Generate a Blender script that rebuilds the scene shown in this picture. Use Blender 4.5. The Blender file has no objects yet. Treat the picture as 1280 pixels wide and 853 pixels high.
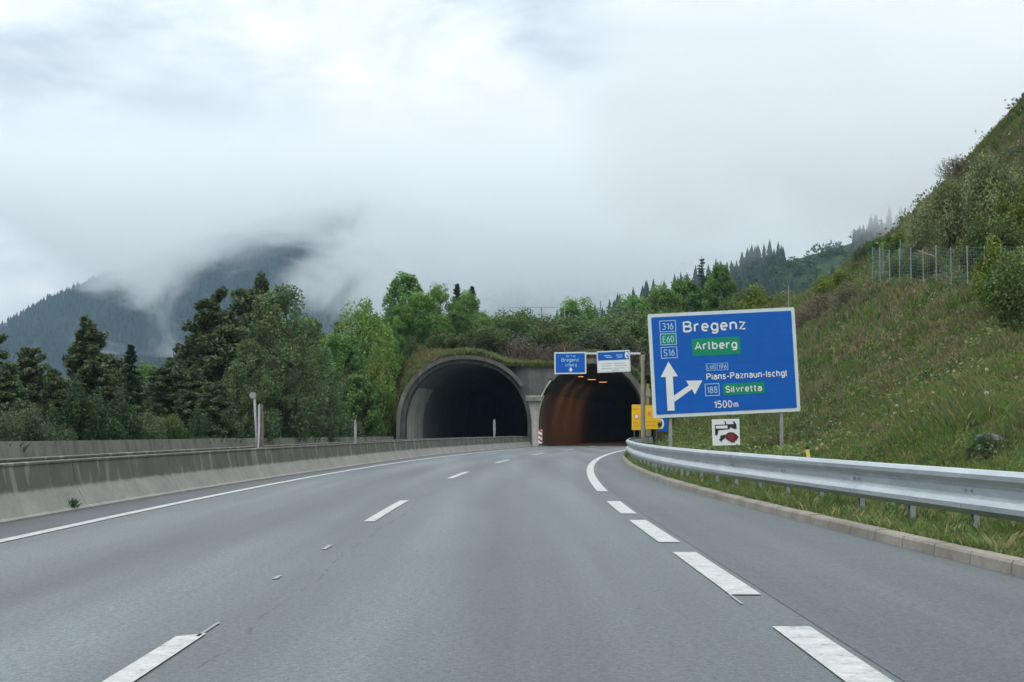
import bpy, math, random
import numpy as np
from mathutils import Vector, Matrix, Euler
R = math.radians
SC = bpy.context.scene
COL = SC.collection

# ------------------------------------------------------------------ camera, world, sun, exposure
F, HZ, CX, CH = 1866.0, 538.0, 640.0, 1.25
cd = bpy.data.cameras.new('camera'); cam = bpy.data.objects.new('camera', cd); COL.objects.link(cam)
cd.sensor_width = 36; cd.lens = F / 1280 * 36; cd.clip_start = 0.1; cd.clip_end = 12000
PITCH = math.atan((HZ - 426.5) / F)
cam.location = (0, 0, CH); cam.rotation_euler = (R(90) + PITCH, 0, 0)
SC.camera = cam
SC.render.engine = 'CYCLES'
SC.view_settings.view_transform = 'Standard'; SC.view_settings.look = 'None'
SC.view_settings.exposure = 0.0; SC.view_settings.gamma = 1
SC.cycles.use_denoising = True
SC.cycles.volume_bounces = 9; SC.cycles.max_bounces = 10; SC.cycles.transparent_max_bounces = 16
SC.cycles.diffuse_bounces = 3; SC.cycles.glossy_bounces = 2; SC.cycles.transmission_bounces = 3
SC.cycles.volume_step_rate = 1.0; SC.cycles.volume_max_steps = 64

SUN_EL, SUN_AZ = 58, 215        # degrees; azimuth clockwise from +Y (light comes from behind left)
W = bpy.data.worlds.new('World'); SC.world = W; W.use_nodes = True
nt = W.node_tree; nt.nodes.clear()
def N(nt, t, **k):
    n = nt.nodes.new(t)
    for a, v in k.items():
        if a.startswith('i_'):
            key = a[2:]
            n.inputs[int(key) if key.isdigit() else key.replace('_', ' ')].default_value = v
        else: setattr(n, a, v)
    return n
L = lambda nt, a, b: nt.links.new(a, b)
def math_n(nt, op, a, b=None, c=None, clamp=False):
    n = nt.nodes.new('ShaderNodeMath'); n.operation = op; n.use_clamp = clamp
    for i, x in enumerate((a, b, c)):
        if x is None: continue
        if isinstance(x, (int, float)): n.inputs[i].default_value = x
        else: nt.links.new(x, n.inputs[i])
    return n.outputs[0]
def ramp(nt, fac, stops, interp='LINEAR'):
    r = nt.nodes.new('ShaderNodeValToRGB'); r.color_ramp.interpolation = interp
    e = r.color_ramp.elements
    while len(e) < len(stops): e.new(0.5)
    for el, (p, c) in zip(e, stops):
        el.position = p; el.color = (c[0], c[1], c[2], 1) if hasattr(c, '__len__') else (c, c, c, 1)
    nt.links.new(fac, r.inputs[0]); return r.outputs[0]
def mixc(nt, fac, a, b, mode='MIX'):
    n = nt.nodes.new('ShaderNodeMix'); n.data_type = 'RGBA'; n.blend_type = mode
    for key, x in ((0, fac), (6, a), (7, b)):
        if isinstance(x, (int, float)): n.inputs[key].default_value = x
        elif isinstance(x, (tuple, list)): n.inputs[key].default_value = (*x[:3], 1)
        else: nt.links.new(x, n.inputs[key])
    return n.outputs[2]

sky = N(nt, 'ShaderNodeTexSky'); sky.sky_type = 'NISHITA'; sky.sun_disc = False
sky.sun_elevation = R(SUN_EL); sky.sun_rotation = R(SUN_AZ)
tc = N(nt, 'ShaderNodeTexCoord'); sep = N(nt, 'ShaderNodeSeparateXYZ'); L(nt, tc.outputs['Generated'], sep.inputs[0])
mp = N(nt, 'ShaderNodeMapping'); mp.inputs['Scale'].default_value = (1.0, 1.0, 2.2); mp.inputs['Location'].default_value = (3.1, 0.4, 1.7)
L(nt, tc.outputs['Generated'], mp.inputs[0])
n1 = N(nt, 'ShaderNodeTexNoise', i_Scale=4.2, i_Detail=8.0, i_Roughness=0.55, i_Distortion=0.6); L(nt, mp.outputs[0], n1.inputs['Vector'])
n2 = N(nt, 'ShaderNodeTexNoise', i_Scale=14.0, i_Detail=8.0, i_Roughness=0.55, i_Distortion=0.5); L(nt, mp.outputs[0], n2.inputs['Vector'])
m = math_n(nt, 'ADD', math_n(nt, 'MULTIPLY', n1.outputs[0], 0.75), math_n(nt, 'MULTIPLY', n2.outputs[0], 0.25))
ccol = ramp(nt, m, [(0.36, (0.51, 0.58, 0.64)), (0.45, (0.67, 0.73, 0.775)), (0.53, (0.81, 0.845, 0.865)), (0.62, (0.97, 0.98, 0.975))])
zen = math_n(nt, 'MAXIMUM', sep.outputs[2], 0.0)
gain = math_n(nt, 'ADD', math_n(nt, 'MULTIPLY', zen, 1.9), 0.88)
SKYS = 0.10
ccol2 = mixc(nt, 1.0, ccol, (1, 1, 1), 'MULTIPLY')
vm = N(nt, 'ShaderNodeVectorMath', operation='SCALE'); L(nt, ccol, vm.inputs[0]); L(nt, math_n(nt, 'MULTIPLY', gain, 1.0 / SKYS), vm.inputs['Scale'])
mx = mixc(nt, 0.965, sky.outputs[0], vm.outputs[0])
bg = N(nt, 'ShaderNodeBackground'); bg.inputs[1].default_value = SKYS
wo = N(nt, 'ShaderNodeOutputWorld'); L(nt, mx, bg.inputs[0]); L(nt, bg.outputs[0], wo.inputs[0])

sd = bpy.data.lights.new('sun', 'SUN'); sd.energy = 1.1; sd.angle = R(25); sd.color = (1, 0.97, 0.92)
so = bpy.data.objects.new('sun', sd); COL.objects.link(so)
sdir = Vector((math.sin(R(SUN_AZ)) * math.cos(R(SUN_EL)), math.cos(R(SUN_AZ)) * math.cos(R(SUN_EL)), math.sin(R(SUN_EL))))
so.rotation_euler = sdir.to_track_quat('Z', 'Y').to_euler(); so.location = sdir * 60

# ------------------------------------------------------------------ helpers
rng = np.random.default_rng(7)
random.seed(7)
def ray(px, py):
    c, s = math.cos(PITCH), math.sin(PITCH)
    dx, dz = (px - 640) / F, -(py - 426.5) / F
    return Vector((dx, c - s * dz, s + c * dz))
def P(px, py, Y):                      # point seen at that pixel, Y metres ahead
    d = ray(px, py); return Vector((0, 0, CH)) + d * (Y / d.y)

class MB:
    def __init__(s): s.v = []; s.f = []; s.n = 0; s.c = []
    def add(s, vs, fs, col=None):
        vs = np.asarray(vs, float).reshape(-1, 3); s.v.append(vs)
        s.f += [tuple(i + s.n for i in f) for f in fs]; s.n += len(vs)
        return s
    def box(s, a, b, M=None):
        x0, y0, z0 = a; x1, y1, z1 = b
        v = np.array([(x0,y0,z0),(x1,y0,z0),(x1,y1,z0),(x0,y1,z0),(x0,y0,z1),(x1,y0,z1),(x1,y1,z1),(x0,y1,z1)], float)
        if M is not None: v = np.array([M @ Vector(p) for p in v])
        return s.add(v, [(0,3,2,1),(4,5,6,7),(0,1,5,4),(1,2,6,5),(2,3,7,6),(3,0,4,7)])
    def tube(s, pts, rad, n=8, cap=True):
        pts = [Vector(p) for p in pts]; k = len(pts)
        if not hasattr(rad, '__len__'): rad = [rad] * k
        vs = []; up = Vector((0, 0, 1))
        for i, p in enumerate(pts):
            t = (pts[min(i + 1, k - 1)] - pts[max(i - 1, 0)]).normalized()
            a = t.cross(Vector((0.31, 0.87, 0.1)) if abs(t.z) > 0.9 else up).normalized(); b = t.cross(a)
            for j in range(n):
                q = 2 * math.pi * j / n
                vs.append(p + (a * math.cos(q) + b * math.sin(q)) * rad[i])
        fs = [(i*n+j, i*n+(j+1)%n, (i+1)*n+(j+1)%n, (i+1)*n+j) for i in range(k-1) for j in range(n)]
        if cap: fs += [tuple(range(n))[::-1], tuple(range((k-1)*n, k*n))]
        return s.add(vs, fs)
    def prism(s, poly, y0, y1):        # poly in XZ, extruded along Y
        n = len(poly)
        v = [(x, y0, z) for x, z in poly] + [(x, y1, z) for x, z in poly]
        f = [tuple(range(n)), tuple(range(2*n-1, n-1, -1))] + [(i, i+n, (i+1)%n+n, (i+1)%n) for i in range(n)]
        return s.add(v, f)
    def disc(s, cx, cz, r, y0, y1, n=24):
        return s.prism([(cx + r*math.cos(2*math.pi*i/n), cz + r*math.sin(2*math.pi*i/n)) for i in range(n)], y0, y1)
    def mesh(s, name, mat, smooth=False):
        me = bpy.data.meshes.new(name)
        me.from_pydata(np.concatenate(s.v).tolist(), [], s.f)
        me.materials.append(mat)
        if smooth: me.polygons.foreach_set('use_smooth', [True] * len(me.polygons))
        me.update(); return me
    def build(s, name, mat, parent=None, smooth=False):
        o = bpy.data.objects.new(name, s.mesh(name, mat, smooth)); COL.objects.link(o)
        if parent: o.parent = parent
        return o

def fast_mesh(name, V, k, mat, colors=None, smooth=False):
    """V: (nfaces*k,3) separate faces of k corners."""
    me = bpy.data.meshes.new(name); nv = len(V); nf = nv // k
    me.vertices.add(nv); me.vertices.foreach_set('co', np.ascontiguousarray(V, dtype=np.float32).ravel())
    me.loops.add(nv); me.loops.foreach_set('vertex_index', np.arange(nv, dtype=np.int32))
    me.polygons.add(nf); me.polygons.foreach_set('loop_start', np.arange(0, nv, k, dtype=np.int32))
    if colors is not None:
        a = me.color_attributes.new('Col', 'FLOAT_COLOR', 'POINT')
        c = np.ones((nv, 4), np.float32); c[:, :3] = colors
        a.data.foreach_set('color', c.ravel())
    me.materials.append(mat); me.update(calc_edges=True)
    return me
def grid_mesh(name, X, Y, Z, mat, keep=None, colors=None, smooth=True):
    a, b = X.shape; me = bpy.data.meshes.new(name)
    V = np.stack([X, Y, Z], -1).reshape(-1, 3)
    i = np.arange(a * b).reshape(a, b)
    q = np.stack([i[:-1,:-1], i[1:,:-1], i[1:,1:], i[:-1,1:]], -1).reshape(-1, 4)
    if keep is not None: q = q[keep.reshape(-1)]
    me.vertices.add(len(V)); me.vertices.foreach_set('co', V.astype(np.float32).ravel())
    me.loops.add(q.size); me.loops.foreach_set('vertex_index', q.astype(np.int32).ravel())
    me.polygons.add(len(q)); me.polygons.foreach_set('loop_start', np.arange(0, q.size, 4, dtype=np.int32))
    me.update(calc_edges=True)
    if smooth: me.polygons.foreach_set('use_smooth', np.ones(len(q), bool))
    if colors is not None:
        at = me.color_attributes.new('Col', 'FLOAT_COLOR', 'POINT')
        c = np.ones((len(V), 4), np.float32); c[:, :3] = colors.reshape(-1, 3); at.data.foreach_set('color', c.ravel())
    me.materials.append(mat); me.validate(); return me
def link(name, me, parent=None, kind=None, loc=None):
    o = bpy.data.objects.new(name, me); COL.objects.link(o)
    if parent: o.parent = parent
    if kind: o['kind'] = kind
    if loc is not None: o.location = loc
    return o
def tag(o, label, cat, group=None):
    o['label'] = label; o['category'] = cat
    if group: o['group'] = group
    return o
def thing(name, label, cat, loc=(0,0,0), rz=0, group=None):
    o = bpy.data.objects.new(name, None); COL.objects.link(o); o.location = loc; o.rotation_euler = (0,0,rz)
    o.empty_display_size = 0.3
    return tag(o, label, cat, group)

# value noise (numpy)
_T = np.random.default_rng(3).random((256, 256))
def vnoise(x, y, s):
    x = np.asarray(x, float) / s; y = np.asarray(y, float) / s
    xi = np.floor(x).astype(int); yi = np.floor(y).astype(int); fx = x - xi; fy = y - yi
    fx = fx*fx*(3-2*fx); fy = fy*fy*(3-2*fy)
    g = lambda a, b: _T[a & 255, b & 255]
    return (g(xi,yi)*(1-fx)+g(xi+1,yi)*fx)*(1-fy) + (g(xi,yi+1)*(1-fx)+g(xi+1,yi+1)*fx)*fy
def fbm(x, y, s, o=4, r=0.5):
    t = 0; a = 1; n = 0
    for i in range(o):
        t = t + a * vnoise(x + 37.7*i, y - 11.3*i, s / 2**i); n += a; a *= r
    return t / n
def sstep(a, b, x):
    t = np.clip((np.asarray(x, float) - a) / (b - a), 0, 1); return t*t*(3-2*t)

# ------------------------------------------------------------------ materials
def mat(name):
    m = bpy.data.materials.new(name); m.use_nodes = True; nt = m.node_tree
    return m, nt, nt.nodes['Principled BSDF']
def obj_co(nt): return N(nt, 'ShaderNodeTexCoord').outputs['Object']
def noise(nt, co, scale, detail=4, rough=0.5, dist=0.0, stretch=None):
    if stretch:
        mp = N(nt, 'ShaderNodeMapping'); mp.inputs['Scale'].default_value = stretch; L(nt, co, mp.inputs[0]); co = mp.outputs[0]
    n = N(nt, 'ShaderNodeTexNoise', i_Scale=scale, i_Detail=detail, i_Roughness=rough, i_Distortion=dist); L(nt, co, n.inputs['Vector'])
    return n.outputs[0]
def bump(nt, b, h, strength=0.4, dist=0.01):
    n = N(nt, 'ShaderNodeBump'); n.inputs['Strength'].default_value = strength; n.inputs['Distance'].default_value = dist
    L(nt, h, n.inputs['Height']); L(nt, n.outputs[0], b.inputs['Normal'])
def plain(name, c, rough=0.6, metal=0.0, var=0.12, scale=6.0, spec=0.5):
    m, nt, b = mat(name); co = obj_co(nt)
    n = noise(nt, co, scale, 5, 0.6)
    L(nt, ramp(nt, n, [(0.3, tuple(x*(1-var) for x in c)), (0.7, tuple(min(1, x*(1+var)) for x in c))]), b.inputs['Base Color'])
    b.inputs['Roughness'].default_value = rough; b.inputs['Metallic'].default_value = metal
    b.inputs['Specular IOR Level'].default_value = spec
    return m

def m_asphalt(g=1.0, name='asphalt'):
    m, nt, b = mat(name); co = obj_co(nt)
    big = noise(nt, co, 0.16, 5, 0.6, 0.4, (1.0, 0.22, 1))
    trk = noise(nt, co, 0.9, 3, 0.5, 0.2, (1.0, 0.03, 1))
    mid = noise(nt, co, 3.0, 6, 0.7)
    fine = noise(nt, co, 60.0, 3, 0.8)
    grain = noise(nt, co, 22.0, 2, 0.7)
    a = ramp(nt, big, [(0.3, (0.066*g, 0.082*g, 0.087*g)), (0.7, (0.104*g, 0.123*g, 0.127*g))])
    a = mixc(nt, 0.8, a, ramp(nt, trk, [(0.35, 0.76), (0.65, 1.25)]), 'MULTIPLY')
    a = mixc(nt, 0.7, a, ramp(nt, mid, [(0.25, 0.74), (0.75, 1.26)]), 'MULTIPLY')
    a = mixc(nt, 0.9, a, ramp(nt, fine, [(0.3, 0.45), (0.7, 1.6)]), 'MULTIPLY')
    a = mixc(nt, 0.8, a, ramp(nt, grain, [(0.3, 0.62), (0.7, 1.4)]), 'MULTIPLY')
    at = N(nt, 'ShaderNodeVertexColor'); at.layer_name = 'Col'; sx = N(nt, 'ShaderNodeSeparateColor'); L(nt, at.outputs[0], sx.inputs[0])
    u = math_n(nt, 'MULTIPLY', math_n(nt, 'SUBTRACT', sx.outputs[0], 0.5), 10.0)       # metres from the lane line
    wob = math_n(nt, 'ADD', u, math_n(nt, 'MULTIPLY', math_n(nt, 'SUBTRACT', noise(nt, co, 0.25, 3, 0.5), 0.5), 0.5))
    tr_ = math_n(nt, 'COSINE', math_n(nt, 'MULTIPLY', math_n(nt, 'SUBTRACT', wob, 0.95), 6.2832 / 1.86))    # wheel paths polished, middle darker
    a = mixc(nt, math_n(nt, 'MULTIPLY', noise(nt, co, 0.5, 4, 0.6, 0, (1, 0.2, 1)), 1.3, clamp=True), a, ramp(nt, math_n(nt, 'ADD', math_n(nt, 'MULTIPLY', tr_, 0.5), 0.5), [(0.0, 0.84), (1.0, 1.13)]), 'MULTIPLY')
    seam = math_n(nt, 'LESS_THAN', math_n(nt, 'ABSOLUTE', math_n(nt, 'SUBTRACT', wob, 0.28)), 0.012)
    gap = math_n(nt, 'GREATER_THAN', noise(nt, co, 1.2, 3, 0.6), 0.5)
    a = mixc(nt, math_n(nt, 'MULTIPLY', math_n(nt, 'MULTIPLY', seam, gap), 0.55), a, (0.03, 0.034, 0.038))
    blot = ramp(nt, noise(nt, co, 1.1, 4, 0.5, 0.3, (1, 0.5, 1)), [(0.64, 0.0), (0.72, 1.0)])
    a = mixc(nt, math_n(nt, 'MULTIPLY', blot, 0.30), a, (0.06, 0.068, 0.072))
    L(nt, a, b.inputs['Base Color'])
    L(nt, ramp(nt, mid, [(0.3, 0.62), (0.7, 0.78)]), b.inputs['Roughness'])
    bump(nt, b, fine, 0.5, 0.004); return m
def m_shoulder():
    m, nt, b = mat('dark_asphalt'); co = obj_co(nt)
    a = ramp(nt, noise(nt, co, 1.2, 6, 0.7, 0.3, (1, 0.3, 1)), [(0.3, (0.055, 0.063, 0.070)), (0.7, (0.082, 0.092, 0.098))])
    a = mixc(nt, 0.8, a, ramp(nt, noise(nt, co, 70, 2, 0.8), [(0.3, 0.6), (0.7, 1.4)]), 'MULTIPLY')
    L(nt, a, b.inputs['Base Color']); b.inputs['Roughness'].default_value = 0.75; return m
def m_paint():
    m, nt, b = mat('road_paint'); co = obj_co(nt)
    w = noise(nt, co, 5.0, 8, 0.75)
    w2 = noise(nt, co, 30.0, 4, 0.8)
    a = ramp(nt, math_n(nt, 'ADD', math_n(nt, 'MULTIPLY', w, 0.6), math_n(nt, 'MULTIPLY', w2, 0.4)), [(0.38, (0.13, 0.14, 0.145)), (0.46, (0.34, 0.35, 0.34)), (0.62, (0.50, 0.51, 0.49))])
    L(nt, a, b.inputs['Base Color']); b.inputs['Roughness'].default_value = 0.6; return m
def m_concrete(name, low, high, zsplit=None, dark=(0.085, 0.08, 0.062), streak=True):
    m, nt, b = mat(name); co = obj_co(nt)
    a = ramp(nt, noise(nt, co, 0.8, 7, 0.65), [(0.3, low), (0.7, high)])
    a = mixc(nt, 0.7, a, ramp(nt, noise(nt, co, 9, 6, 0.7), [(0.3, 0.75), (0.7, 1.2)]), 'MULTIPLY')
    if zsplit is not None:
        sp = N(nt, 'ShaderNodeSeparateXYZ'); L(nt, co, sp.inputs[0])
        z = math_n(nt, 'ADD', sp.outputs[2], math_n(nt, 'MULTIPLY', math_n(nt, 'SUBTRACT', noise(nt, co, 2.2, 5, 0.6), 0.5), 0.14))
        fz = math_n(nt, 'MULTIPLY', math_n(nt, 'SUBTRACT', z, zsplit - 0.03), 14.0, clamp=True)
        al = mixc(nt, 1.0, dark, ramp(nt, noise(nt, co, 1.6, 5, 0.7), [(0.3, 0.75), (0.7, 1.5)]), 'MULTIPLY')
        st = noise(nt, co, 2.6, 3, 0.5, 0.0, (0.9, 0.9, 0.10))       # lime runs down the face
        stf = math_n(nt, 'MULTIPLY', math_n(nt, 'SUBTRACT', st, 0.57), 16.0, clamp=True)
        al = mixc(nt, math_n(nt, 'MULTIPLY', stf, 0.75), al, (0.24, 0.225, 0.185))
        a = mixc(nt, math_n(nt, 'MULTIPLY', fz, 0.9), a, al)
    elif streak:
        st = noise(nt, co, 1.5, 4, 0.6, 0.0, (1.2, 1.2, 0.15))
        a = mixc(nt, 0.8, a, ramp(nt, st, [(0.35, 0.55), (0.6, 1.15)]), 'MULTIPLY')
    L(nt, a, b.inputs['Base Color']); b.inputs['Roughness'].default_value = 0.85
    bump(nt, b, noise(nt, co, 30, 5, 0.7), 0.35, 0.01); return m
def m_leaf(name, trans=0.28, rough=0.55):
    m, nt, b = mat(name)
    at = N(nt, 'ShaderNodeVertexColor'); at.layer_name = 'Col'
    oi = N(nt, 'ShaderNodeObjectInfo')
    hv = N(nt, 'ShaderNodeHueSaturation'); L(nt, at.outputs[0], hv.inputs['Color'])
    L(nt, math_n(nt, 'ADD', math_n(nt, 'MULTIPLY', oi.outputs['Random'], 0.03), 0.485), hv.inputs['Hue'])
    L(nt, math_n(nt, 'ADD', math_n(nt, 'MULTIPLY', oi.outputs['Random'], 0.3), 0.85), hv.inputs['Value'])
    L(nt, hv.outputs[0], b.inputs['Base Color']); b.inputs['Roughness'].default_value = rough
    b.inputs['Specular IOR Level'].default_value = 0.25
    tr = N(nt, 'ShaderNodeBsdfTranslucent'); L(nt, hv.outputs[0], tr.inputs[0])
    ms = N(nt, 'ShaderNodeMixShader'); ms.inputs[0].default_value = trans
    L(nt, b.outputs[0], ms.inputs[1]); L(nt, tr.outputs[0], ms.inputs[2])
    L(nt, ms.outputs[0], nt.nodes['Material Output'].inputs['Surface']); return m
def m_attr(name, rough=0.9):
    m, nt, b = mat(name)
    at = N(nt, 'ShaderNodeVertexColor'); at.layer_name = 'Col'
    co = obj_co(nt)
    a = mixc(nt, 0.9, at.outputs[0], ramp(nt, noise(nt, co, 2.5, 8, 0.8), [(0.3, 0.5), (0.7, 1.5)]), 'MULTIPLY')
    L(nt, a, b.inputs['Base Color']); b.inputs['Roughness'].default_value = rough; b.inputs['Specular IOR Level'].default_value = 0.1
    bump(nt, b, noise(nt, co, 5, 6, 0.8), 0.8, 0.15); return m
def m_galv():
    m, nt, b = mat('galvanised_steel'); co = obj_co(nt)
    n = noise(nt, co, 3.0, 6, 0.7, 0.3, (1, 0.25, 1.6))
    L(nt, ramp(nt, n, [(0.25, (0.36, 0.40, 0.43)), (0.75, (0.56, 0.60, 0.62))]), b.inputs['Base Color'])
    b.inputs['Metallic'].default_value = 0.85
    L(nt, ramp(nt, noise(nt, co, 8, 5, 0.7), [(0.3, 0.34), (0.7, 0.55)]), b.inputs['Roughness'])
    return m
def m_film(name, c, var=0.06): return plain(name, c, 0.38, 0, var, 2.0)

ASPH = m_asphalt(); SHOULD = m_shoulder(); EXITA = m_asphalt(0.84, 'exit_asphalt'); PAINT = m_paint(); GALV = m_galv()
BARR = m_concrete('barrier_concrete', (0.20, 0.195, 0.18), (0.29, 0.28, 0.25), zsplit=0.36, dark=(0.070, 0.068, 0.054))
FBARR = m_concrete('old_concrete', (0.12, 0.115, 0.095), (0.17, 0.16, 0.135))
KERB = m_concrete('kerb_stone', (0.15, 0.135, 0.11), (0.28, 0.255, 0.215), streak=False)
PORT = m_concrete('portal_concrete', (0.17, 0.165, 0.15), (0.30, 0.285, 0.25))
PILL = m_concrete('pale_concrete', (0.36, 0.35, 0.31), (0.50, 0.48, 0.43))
SPAN = m_concrete('stained_spandrel', (0.10, 0.098, 0.092), (0.19, 0.18, 0.165))
RIM = m_concrete('weathered_rim', (0.09, 0.085, 0.075), (0.17, 0.16, 0.14))
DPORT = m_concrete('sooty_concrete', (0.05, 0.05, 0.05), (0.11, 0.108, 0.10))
LINE_D = m_concrete('tunnel_lining_soot', (0.13, 0.135, 0.135), (0.20, 0.205, 0.20), streak=False)
PANEL_B = m_concrete('brown_wall_panel', (0.30, 0.19, 0.145), (0.36, 0.235, 0.18), streak=False)  # brown base colour carries part of the sodium lamps' glow
LEAF = m_leaf('leaf'); NEEDLE = m_leaf('needle', 0.12, 0.6); GRASSM = m_leaf('grass_blade', 0.25, 0.6)
BARK = plain('bark', (0.10, 0.08, 0.06), 0.95, 0, 0.4, 9)
TERR = m_attr('bank_soil')
BLUE = plain('sign_blue', (0.003, 0.10, 0.44), 0.5, 0, 0.06, 2.0, 0.25); WHITE = m_film('sign_white', (0.72, 0.74, 0.73)); GREEN = plain('sign_green', (0.005, 0.24, 0.13), 0.5, 0, 0.06, 2.0, 0.25)
BORD = m_film('sign_border', (0.58, 0.64, 0.65)); YEL = m_film('sign_yellow', (0.78, 0.47, 0.01)); REDM = m_film('sign_red', (0.45, 0.02, 0.03))
BLACK = m_film('sign_black', (0.015, 0.015, 0.018)); DRED = m_film('dark_red', (0.09, 0.012, 0.018)); PALEB = m_film('pale_blue', (0.35, 0.55, 0.75))
GREYM = m_film('sign_grey', (0.40, 0.42, 0.42)); ORANGE = m_film('sign_orange', (0.75, 0.22, 0.04))
POSTM = plain('grey_post', (0.30, 0.31, 0.30), 0.5, 0.5, 0.2, 4)
TEAL = plain('green_post', (0.12, 0.26, 0.25), 0.5, 0.1, 0.2, 4)
WPOST = plain('weathered_white', (0.26, 0.27, 0.27), 0.6, 0, 0.3, 9)
DWOOD = plain('dark_board', (0.13, 0.10, 0.085), 0.8, 0, 0.4, 9)
TANP = plain('tan_post', (0.26, 0.24, 0.17), 0.6, 0.2, 0.25, 4)
ROCKM = plain('rock', (0.11, 0.115, 0.11), 0.9, 0, 0.4, 3)
TWIGM = plain('dry_twig', (0.20, 0.165, 0.125), 0.95, 0, 0.4, 3)

# ------------------------------------------------------------------ road lines (functions of Y)
def off(y):
    y = np.asarray(y, float)
    a = 0.00098 * np.clip(y - 20, 0, 70)**2
    return a + np.clip(y - 90, 0, None) * 0.137 + 0.0008 * np.clip(y - 122, 0, None)**2
def table(pts):
    xs = np.arange(-60, 400, 0.5); ys = np.interp(xs, *zip(*pts))
    k = np.exp(-0.5 * (np.arange(-16, 17) / 6.0)**2); k /= k.sum()
    yp = np.pad(ys, 16, mode='reflect', reflect_type='odd'); ys = np.convolve(yp, k, 'valid')
    return lambda y: np.interp(y, xs, ys)
KERBX = table([(-60, 6.6), (0, 4.85), (12.7, 4.35), (16.7, 4.1), (22.4, 3.84), (29, 3.6), (38.9, 3.54), (49.6, 3.85), (63, 4.6), (83, 6.35), (100, 8.5), (118, 10.75), (200, 23.3), (400, 100)])
RO = table([(-60, 1.1), (10, 0.85), (15, 0.75), (23, 0.6), (30, 0.42), (40, 0.27), (73, 0.25), (95, 0.35), (118, 0.3), (400, 0.3)])
RAILX = lambda y: KERBX(y) + RO(y)
BARX = lambda y: -6.8 + off(y) + 0.35 * np.exp(-((np.asarray(y, float) - 50) / 18)**2)
FARX = lambda y: BARX(y) - np.interp(y, [-60, 60, 108, 400], [14.4, 14.4, 8.75, 8.75])
LLINE = lambda y: -5.75 + off(y)
MLINE = lambda y: -1.95 + off(y)
RLINE = lambda y: 1.77 + off(y)

def strip(name, fa, fb, y0, y1, z, mat_, step=1.0, kind='structure', z2=None):
    ys = np.arange(y0, y1 + step * 0.5, step); a = fa(ys) + ys * 0; b = fb(ys) + ys * 0
    X = np.stack([b, a], 1); Y = np.stack([ys, ys], 1); Z = np.full_like(X, z)
    return link(name, grid_mesh(name, X, Y, Z, mat_, smooth=False), kind=kind)

# ------------------------------------------------------------------ ground, road, markings
gm, gnt, gb = mat('meadow'); gco = obj_co(gnt)
L(gnt, ramp(gnt, noise(gnt, gco, 0.05, 8, 0.7), [(0.3, (0.035, 0.055, 0.02)), (0.7, (0.07, 0.09, 0.035))]), gb.inputs['Base Color']); gb.inputs['Roughness'].default_value = 0.95
xs = np.linspace(-3000, 3000, 3); ys = np.linspace(-800, 3000, 3); X, Y = np.meshgrid(xs, ys, indexing='ij')
link('ground', grid_mesh('ground', X, Y, X*0 - 0.06, gm), kind='structure')
def road_sheet(name, fa, fb, y0, y1, z, mt):
    ys = np.arange(y0, y1 + 0.5, 1.0); t = np.linspace(1, 0, 13); a, b = fa(ys), fb(ys)
    X = a[:, None] + (b - a)[:, None] * t[None, :]; Y = ys[:, None] + 0 * X; c = np.zeros(X.shape + (3,)); c[..., 0] = (X - MLINE(Y)) / 10 + 0.5
    return link(name, grid_mesh(name, X, Y, X * 0 + z, mt, colors=c, smooth=False), kind='structure')
road_sheet('road', lambda y: BARX(y) - 0.4, lambda y: KERBX(y) + 0.02, -40, 200, 0.0, ASPH)
strip('opposite_road', lambda y: FARX(y) + 0.05, lambda y: BARX(y) - 1.3, -40, 200, -0.004, ASPH)
strip('road_shoulder', lambda y: BARX(y) - 0.02, lambda y: LLINE(y) - 0.12, -40, 120, 0.004, SHOULD)
road_sheet('exit_lane', lambda y: RLINE(y) + 0.18, lambda y: KERBX(y) + 0.01, -40, 116, 0.004, EXITA)
strip('median_gravel', lambda y: BARX(y) - 1.3, lambda y: BARX(y) - 0.4, -40, 118, 0.25, FBARR)
FADED = plain('worn_paint', (0.24, 0.25, 0.25), 0.7, 0, 0.3, 40)
def marking(f, y0, y1, w, z=0.009, worn=False, mt=None):
    n = max(2, int((y1 - y0) / 0.5) + 1); ys = np.linspace(y0, y1, n); c = f(ys)
    X = np.stack([c + w/2, c + w*0, c - w/2], 1) if False else np.stack([c + w/2, c - w/2], 1)
    Y = np.stack([ys, ys], 1)
    if worn: Y[-1, 0] += 0.15; Y[0, 1] -= 0.05
    return link('lane_marking', grid_mesh('lane_marking', X, Y, X*0 + z, mt or PAINT, smooth=False), kind='structure')
marking(LLINE, -40, 118, 0.17)
for a, b in ((3.0, 9.1), (20.5, 26.5), (38.7, 44.7), (57, 63), (75, 81), (93, 99), (111, 117)):
    if b < 0: continue
    marking(MLINE, max(a, 2.5) if a > 0 else a, b, 0.155, worn=True)
marking(lambda y: MLINE(y) + 0.05, 9.1, 9.75, 0.02, mt=FADED)
marking(lambda y: MLINE(y) - 0.04, 12.6, 12.9, 0.04, mt=FADED); marking(lambda y: MLINE(y) - 0.02, 15.7, 16.3, 0.05, mt=FADED)
for a, b in ((5.5, 9.56), (11.4, 15.35), (16.7, 20.8), (22.4, 26.3), (30.5, 118)):
    marking(lambda y: RLINE(y) + np.interp(y, [0, 12, 20, 400], [0.0, 0.0, -0.03, -0.03]), a, b, np.float64(0.24) if b < 30 else np.float64(0.22))
marking(lambda y: RLINE(y) - 0.12, 10.8, 11.4, 0.02, mt=FADED)

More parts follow.
